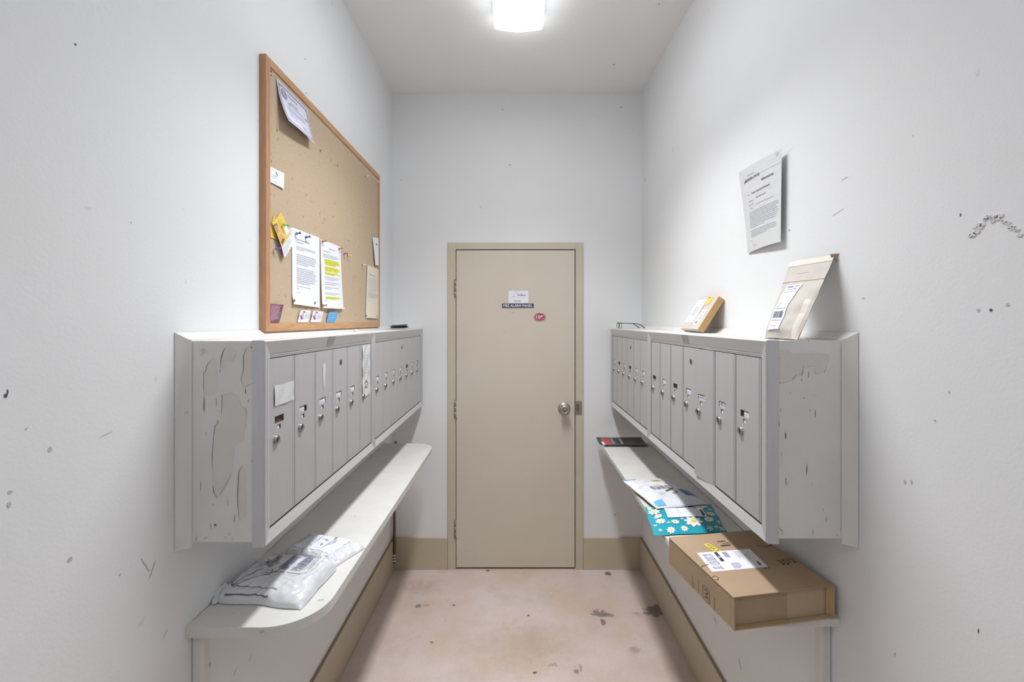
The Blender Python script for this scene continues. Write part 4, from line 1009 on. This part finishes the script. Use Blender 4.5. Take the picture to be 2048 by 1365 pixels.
# left shelf, near parcel
def pr(b, fn):
    rect(b, fn, .30, .80, .06, .52, 'poly', 14, 10, .0012)
    for (u0, u1, v0, v1, s) in ((.42, .54, .10, .46, 3), (.60, .72, .08, .46, 5)):
        r = random.Random(s); t = 0
        while t < 1:
            w = min(r.choice((.02, .035, .05)), 1-t); rect(b, fn, u0, u1, v0+(v1-v0)*t, v0+(v1-v0)*(t+w), 'ink_blue', 4, 1, .0022); t += w+r.choice((.015, .03))
    for k in range(3): rect(b, fn, .74+.012*k*2, .745+.012*k*2, .12, .40, 'ink_grey', 1, 4, .0022)
    for k in range(9): rect(b, fn, .22+.010*k, .225+.010*k, .14, .42-.02*(k % 3), 'ink', 1, 4, .0018)
    for q in ([(.10, .86), (.22, .58), (.30, .40), (.34, .30)], [(.10, .86), (.02, .72)], [(.10, .86), (.30, .68), (.40, .60), (.46, .44), (.44, .34)], [(.10, .86), (.40, .87), (.66, .88)],
              [(.10, .10), (.18, .02)], [(.16, .16), (.24, .08), (.20, .03)], [(.12, .97), (.4, .955), (.6, .965)], [(.30, .60), (.34, .56), (.37, .60), (.41, .54), (.38, .50)]):
        ribbon(b, fn, q, .0045, 'ink', aspect=1.2, d=.0022, sub=8)
    poly(b, fn, [(.20+.018*math.cos(k), .32+.03*math.sin(k)) for k in range(6)][::-1], 'ink', d=.003)
    lines(b, fn, .12, .20, .22, .48, 5, 'ink_soft', seed=5, word=.02, nu=2)
o, fnA = pouch('mailing_bag', 'plump white mailing bag with line drawing at the near end of the left shelf', 'parcel',
      [(-.752, 1.392), (-.530, 1.345), (-.548, 1.160), (-.788, 1.190)], SZL, .034, 'poly', 'poly', pr, wr=.0038, seed=2, edge=.11, power=.45,
      shape=lambda u, v: 1-.40*max(0, u-.75)/.25*max(0, v-.5)*1.4-.30*max(0, v-.7)/.3)
b = MB()
fnq = lambda u, v: (-.022+.050*u, -.014+.055*v+.010*u, .010+.014*math.sin(PI*u)+.006*noise.noise(Vector((u*5, v*5, 1))))
def fan(u, v):
    a = u*2*PI; rr_ = .020*v*(1+.25*noise.noise(Vector((a, v, 2)))); return (rr_*math.cos(a)*.75, rr_*math.sin(a)*1.2, .016+.012*math.sin(a)*v+.004*noise.noise(Vector((a*2, v*4, 5))))
b.grid(fan, 18, 4, 'poly', False); b.build('bag_corner', o, loc=(-.783-o.location.x, 1.205-o.location.y, 0))
# left shelf, second parcel
def pr(b, fn):
    rect(b, fn, .05, .80, .04, .80, 'paper', 12, 8, .0012)
    barcode(b, lambda u, v: fn(u, v), .40, .52, .12, .70, 'ink_blue', 5, True, 20)
    for u in (.35, .58): rect(b, fn, u, u+.008, .05, .78, 'ink', 1, 6, .0020)
    for k in range(4): rect(b, fn, .60+.018*k, .606+.018*k, .2, .6-.05*k, 'ink_soft', 1, 3, .0020)
    for k in range(5): rect(b, fn, .08+.018*k, .087+.018*k, .15, .70-.06*(k % 2), 'ink_soft', 1, 3, .0020)
    poly(b, fn, [(.60, .92), (.86, .86), (.97, .70), (.9, .98), (.7, 1.0)][::-1], 'poly_lilac', d=.002)
pouch('mailing_bag', 'white plastic mailing bag with a barcode label behind the line-drawn bag on the left shelf', 'parcel',
      [(-.700, 1.535), (-.488, 1.475), (-.545, 1.352), (-.722, 1.412)], SZL, .026, 'poly', 'poly', pr, wr=.0035, seed=5, edge=.12, power=.4,
      shape=lambda u, v: 1-.55*max(0, u-.70)/.3)

# right shelf: blue and white mailer, teal daisy mailer
def daisy(b, fn, u, v, s, n=8, asp=1.2, eye=True, a0=0):
    for k in range(n):
        a = a0+2*PI*k/n; ca, sa = math.cos(a), math.sin(a); pts = []
        for j in range(9):
            t = 2*PI*j/9; x = .58+.42*math.cos(t); y = .24*math.sin(t)
            X, Yv = (x*ca-y*sa)*s, (x*sa+y*ca)*s; pts.append((u+X, v+Yv*asp))
        if all(0.005 < p[0] < .995 and .005 < p[1] < .995 for p in pts): poly(b, fn, pts[::-1], 'petal', d=.0016)
    if eye: poly(b, fn, [(u+.27*s*math.cos(2*PI*j/10), v+.27*s*asp*math.sin(2*PI*j/10)) for j in range(10)][::-1], 'petal_eye', d=.0026)
def pr(b, fn):
    rng_ = random.Random(3)
    for (u, v, s, e) in ((.60, .70, .135, 1), (.10, .28, .09, 1), (.14, .64, .075, 1), (.34, .70, .065, 1), (.82, .12, .12, 1), (.90, .45, .07, 1), (.83, .66, .075, 1), (.97, .72, .05, 0), (.24, .92, .06, 1), (.43, .90, .055, 1),
                         (.14, .45, .055, 1), (.78, .92, .05, 0), (.24, .72, .03, 0), (.10, .50, .035, 0), (.46, .60, .03, 0), (.10, .90, .03, 0), (.88, .88, .035, 0), (.04, .12, .06, 1), (.40, .12, .06, 0), (.93, .28, .04, 0), (.05, .75, .03, 0), (.95, .93, .045, 0), (.60, .16, .05, 0)):
        daisy(b, fn, u, v, s, 8 if s > .05 else 5, 1.25, bool(e), rng_.random())
    rect(b, fn, .26, .70, .20, .56, 'paper', 10, 6, .0030)
    rect(b, fn, .70, .82, .22, .58, 'paper', 3, 4, .0030)
    barcode(b, lambda u, v: fn(u, v), .34, .42, .24, .52, 'ink_lilac', 5, True, 16)
    for u in (.28, .30, .32, .44, .46, .70, .72): rect(b, fn, u, u+.003, .23, .54, 'ink_soft', 1, 4, .0042)
    rect(b, fn, .76, .80, .33, .55, 'ink', 1, 3, .0042)
    barcode(b, lambda u, v: fn(u, v), .73, .755, .26, .55, 'ink', 8, True, 16)
pouch('mailing_bag', 'teal mailing bag printed with white daisies on the right shelf behind the cardboard box', 'parcel',
      [(.512, 1.815), (.788, 1.845), (.742, 1.600), (.480, 1.578)], SZR, .010, 'teal', 'poly_under', pr, wr=.0018, seed=8, edge=.3, power=.6, wscale=3)
def pr(b, fn):
    rect(b, fn, .05, .28, .03, .06, 'mailer_sky', 3, 1, .0014); poly(b, fn, [(.0, .01), (.12, .01), (.05, .05), (0, .05)][::-1], 'mailer_sky', d=.0016)
    ribbon(b, fn, [(.60, .20), (.95, .20)], .003, 'mailer_line', d=.0018); ribbon(b, fn, [(.34, .22), (.36, .19), (.58, .19)], .003, 'mailer_line', d=.0018); ribbon(b, fn, [(.34, .22), (.50, .24), (.58, .22)], .003, 'mailer_line', d=.0018)
    rect(b, fn, .52, .72, .185, .235, 'yellow_label', 4, 1, .0022); text(b, fn, 'CE1', .56, .70, .19, .225, 'ink', d=.0028)
    n = 14
    for (cu, cv, rr_) in ((.60, .07, .04), (.14, .42, .03), (.22, .80, .05), (.3, .08, .05)): ribbon(b, fn, [(cu+rr_*math.cos(2*PI*k/n), cv+rr_*.9*math.sin(2*PI*k/n)) for k in range(n+1)], .002, 'mailer_line', d=.0016, sub=1)
    text(b, fn, '97A 26A 9B5 0Z2', .28, .66, .44, .56, 'ink', d=.0020); lines(b, fn, .42, .64, .38, .43, 1, 'ink_soft', seed=3, word=.04)
    poly(b, fn, [(.46, .63), (.68, .54), (.70, .565), (.48, .655)][::-1], 'ink', d=.0022); poly(b, fn, [(.54, .71), (.68, .645), (.70, .68), (.56, .745)][::-1], 'ink_soft', d=.0022)
    lines(b, fn, .28, .42, .66, .76, 3, 'ink_soft', seed=13, word=.03); lines(b, fn, .10, .22, .36, .44, 2, 'ink_grey', seed=14, word=.03); lines(b, fn, .28, .40, .385, .41, 1, 'mailer_line', seed=3, word=.1)
    rect(b, fn, .75, .985, .60, .81, 'mailer_blue', 8, 8, .0022)
    ribbon(b, fn, [(.83, .72), (.86, .69), (.89, .73)], .008, 'white_ink', d=.0034); lines(b, fn, .91, .98, .66, .70, 1, 'blue_pale', seed=2, word=.02)
    lines(b, fn, .86, .94, .42, .47, 2, 'ink_soft', seed=2, word=.02)
    rect(b, fn, .04, .20, .86, .975, 'mailer_sky', 6, 5, .0018)
pouch('mailing_bag', 'white and blue printed mailing bag overlapping the daisy bag on the right shelf', 'parcel',
      [(.488, 2.092), (.694, 2.118), (.765, 1.815), (.548, 1.770)], SZR+.010, .014, 'mailer_white', 'poly_under', pr, wr=.0022, seed=12, edge=.3, power=.6, wscale=3,
      shape=lambda u, v: 1+.5*v)
# black leaflet
p4 = [(.506, 2.875), (.792, 2.885), (.789, 2.700), (.500, 2.700)]
f = bil(*[(x, y, 0) for x, y in p4])
def fn(u, v): p = f(u, v); return Vector((p.x, p.y, SZR+.003+.016*abs(v-.55)**1.3+.010*max(0, .25-u)))
b = MB(); b.grid(fn, 10, 8, 'black_card')
rect(b, fn, .08, .27, .12, .9, 'red', 3, 4, .0005); rect(b, fn, .07, .12, .45, .95, 'white_ink', 2, 2, .0009)
for (u, a, c) in ((.30, .10, .75), (.33, .12, .70), (.48, .12, .80), (.51, .16, .70)): rect(b, fn, u, u+.008, a, c, 'white_ink', 1, 3, .0009)
ribbon(b, fn, [(.66, .3), (.70, .6), (.67, .75)], .006, 'ink_soft'); ribbon(b, fn, [(.73, .3), (.77, .5), (.74, .7), (.71, .55)], .006, 'ink_soft')
b.build('leaflet', label='black and red folded leaflet lying across the door end of the right shelf', category='leaflet')

# ------------------------------------------------------------------ large cardboard box on the right shelf
a = math.radians(10)
ex = Vector((math.cos(a), math.sin(a), 0)); ey = Vector((-math.sin(a), math.cos(a), 0)); ez = Vector((0, 0, 1))
BXo = thing('cardboard_box', 'large flat brown cardboard parcel box at the near end of the right shelf', 'parcel', (.5237, 1.093, SZR+.0006), a)
Lb, Wb, Hb = .281, .310, .0815
b = MB(); lp = .014
b.box(.0, Lb, lp, Wb, .003, Hb-.003, 'cardboard')
carton = b
b = MB().box(0, Lb, 0, Wb, 0, .003, 'card_in')                       # bottom sheet that sticks out in front
b.box(0, .0035, 0, lp, .003, Hb-.003, 'cardboard'); b.build('bottom_flap', BXo, bevel=.0008)
b = MB().box(-.001, Lb, .001, Wb, Hb-.0032, Hb, 'cardboard')
fn = lambda u, v: Vector((Lb*u, Wb*(1-v), Hb))
# printed marks on the lid
text(b, fn, '35', .795, .885, .575, .655, 'card_print'); text(b, fn, '12', .905, .975, .565, .635, 'card_print')
P = [(.80+.17*k/12, .30+.012*math.sin(PI*k/12)) for k in range(13)]
ribbon(b, fn, [(.82, .305), (.87, .330), (.92, .335), (.975, .320)], .006, 'card_print', sub=3)
lines(b, fn, .46, .62, .15, .19, 1, 'card_print', seed=3, word=.03, fill=.6); lines(b, fn, .49, .64, .20, .225, 1, 'card_print', seed=3, word=.03, fill=.5); rect(b, fn, .44, .55, .235, .262, 'card_print')
ribbon(b, fn, [(.0, .565), (.02, .545), (.10, .530)], .004, 'card_print')
lines(b, fn, .58, .66, .66, .685, 1, 'card_print', seed=6, word=.03)
n = 16; ribbon(b, fn, [(.0, .72), (.03, .70), (.05, .73), (.03, .76), (.0, .755)], .003, 'card_print', sub=2)
b.build('lid', BXo, bevel=.001)
b = MB().box(.155, Lb-.020, lp-.0006, lp+.0002, .004, Hb-.004, 'cardboard_tape'); b.box(.155, Lb-.004, .001, lp-.001, .0030, .0035, 'cardboard_tape')
b.build('packing_tape', BXo, label='strip of clear packing tape over the end')
b = MB().hexa([(Lb-.014, lp-.001, .003), (Lb-.001, .0, .003), (Lb+.0005, .001, .003), (Lb-.011, lp+.002, .003), (Lb-.014, lp-.001, Hb-.003), (Lb-.001, .0, Hb-.003), (Lb+.0005, .001, Hb-.003), (Lb-.011, lp+.002, Hb-.003)], 'card_in')
b.build('end_flap', BXo)
# side print
b = carton; fs = lambda u, v: Vector((-.0008, Wb*(1-u), Hb*(1-v)))
n = 16
q = [(.60, .50), (.66, .50), (.68, .55), (.68, .92), (.66, .97), (.60, .97), (.585, .92), (.585, .55), (.60, .50)]
ribbon(b, fs, q, .008, 'card_print', aspect=3.6, sub=1, d=.0004)
ribbon(b, fs, [(.61, .62), (.64, .58), (.66, .66), (.62, .74), (.66, .82), (.61, .86)], .012, 'card_print', aspect=3.6, sub=2, d=.0004)
for (u, v0, v1) in ((.42, .55, .98), (.45, .68, .92), (.52, .48, .9), (.75, .55, .99)): rect(b, fs, u, u+.004, v0, v1, 'card_print', 1, 1, .0004)
rect(b, fs, .54, .562, .04, .20, 'card_print', 1, 1, .0004) if False else None
b.build('carton', BXo, bevel=.0012)
# shipping label and yellow sticker on the lid
fl = lambda u, v: Vector((.038+.150*u, .182-.0*v+.0+.075-(.112*v)-.028*(u)*0, Hb+.0003))
def lid(px, py):
    z = SZR+Hb; X, Y = level(px, py, z); d = Vector((X-.5237, Y-1.093, 0)); return (d.dot(ex), d.dot(ey), Hb+.0004)
LC = [lid(1393.5, 1107), lid(1499, 1099), lid(1536, 1135), lid(1424, 1145)]
fl = bil(*LC)
b = MB(); b.grid(fl, 1, 1, 'paper', False)
text(b, fl, '0X7 8707 8575 1207', .07, .24, .12, .92, 'ink_blue', rot=-90, d=.0004, bold=.0); lines(b, fl, .06, .10, .1, .5, 3, 'ink_soft', seed=3, word=.02)
rect(b, fl, .30, .36, .05, .55, 'navy', d=.0005); text(b, fl, 'AB', .31, .35, .26, .38, 'white_ink', rot=-90, d=.0008)
for k in range(7): rect(b, fl, .44, .53, .07+.045*k, .095+.045*k, 'ink_lilac', d=.0005)
lines(b, fl, .42, .58, .66, .94, 5, 'ink_blue', seed=5, word=.02)
for k in range(5): rect(b, fl, .66+.022*k, .668+.022*k, .06, .50-.05*(k % 3), 'ink_soft', d=.0005)
rect(b, fl, .885, .925, .70, .90, 'ink', d=.0005); lines(b, fl, .80, .86, .25, .6, 4, 'ink_grey', seed=6, word=.02)
b.build('shipping_label', BXo, label='white shipping label with dark figures')
YC = [lid(1407, 1090), lid(1417, 1087.5), lid(1443, 1103.5), lid(1430, 1105.5)]
fy = bil(*[Vector(p)+Vector((0, 0, .0002)) for p in YC])
b = MB(); b.grid(fy, 1, 1, 'yellow_label', False)
text(b, fy, 'CYS1', .15, .9, .28, .95, 'ink', rot=90, d=.0004); text(b, fy, 'E', .3, .8, .08, .2, 'ink', rot=90, d=.0004)
b.build('yellow_sticker', BXo, label='yellow sticker with black letters')

# ------------------------------------------------------------------ small things on and near the floor
b = MB()
b.tube([(0, 0, 0), (.001, .002, .30), (.003, 0, .52), (.010, 0, .76)], [.009, .0075, .0085, .0065], 'rod', 10)
b.build('hanging_cable', loc=(-.776, 2.898, .07), label='thin brown rod hanging in the far left corner under the shelf', category='cable')
o = bpy.data.objects['hanging_cable']
b = MB()
for k in range(6): b.tube([(0, 0, .0+.009*k), (0, 0, .009*(k+1))], .0105, ('maroon', 'white_ink')[k % 2], 10)
b.build('wrapped_tip', o, loc=(0, 0, -.012), label='red and white wrapped tip')

def on_floor(px, py): return level(px, py, 0)
x, y = on_floor(1216, 1149)
b = MB(); b.grid(lambda u, v: (.038*(u-.5)*(1-.4*abs(v-.5)), .022*(v-.5), .003+.004*math.sin(PI*u)+.002*v), 6, 4, 'leaf', False); b.build('dry_leaf', loc=(x, y, 0), rotz=-.3, label='dry brown leaf fragment on the floor right of the door', category='leaf')
for (px, py, sz, lab_) in ((1102, 1187, .010, 'white paper scrap in the middle of the floor before the door'), (1300, 1196, .012, 'pale paper scrap beside the right baseboard'),
                           (1049, 1174, .004, 'tiny white speck of debris left of the middle scrap'), (1271, 1138, .006, 'small pale chip in the far right corner of the floor'), (1283, 1285, .004, 'tiny white chip on the floor near the right baseboard')):
    x, y = on_floor(px, py); r = random.Random(px)
    b = MB(); b.extrude(blob(r, 0, 0, sz, sz*.6, 7, .5), 0, .0015, 'paper_grey'); b.build('paper_scrap', loc=(x, y, 0), label=lab_, category='scrap', rotz=r.random()*3)

# ------------------------------------------------------------------ groups of like things
GROUPS = {'push_pin': 'push pins and tacks in the cork board', 'business_card': 'small cards on the cork board', 'letter': 'typed letters on the cork board',
          'flyer': 'flyers pinned together on the cork board', 'mailing_bag': 'soft mailing bags on the two shelves', 'mailbox_unit': 'aluminium mailbox banks',
          'wooden_housing': 'painted wooden mailbox housings', 'wall_shelf': 'painted wall shelves', 'paper_scrap': 'paper scraps on the floor',
          'ceiling_light': 'ceiling lights', 'support_post': 'posts under the shelves', 'sticker': 'stickers on the door'}
for o in list(bpy.data.objects):
    if o.parent is None and o.get('kind') is None and o.name.split('.')[0] in GROUPS:
        o['group'] = GROUPS[o.name.split('.')[0]]
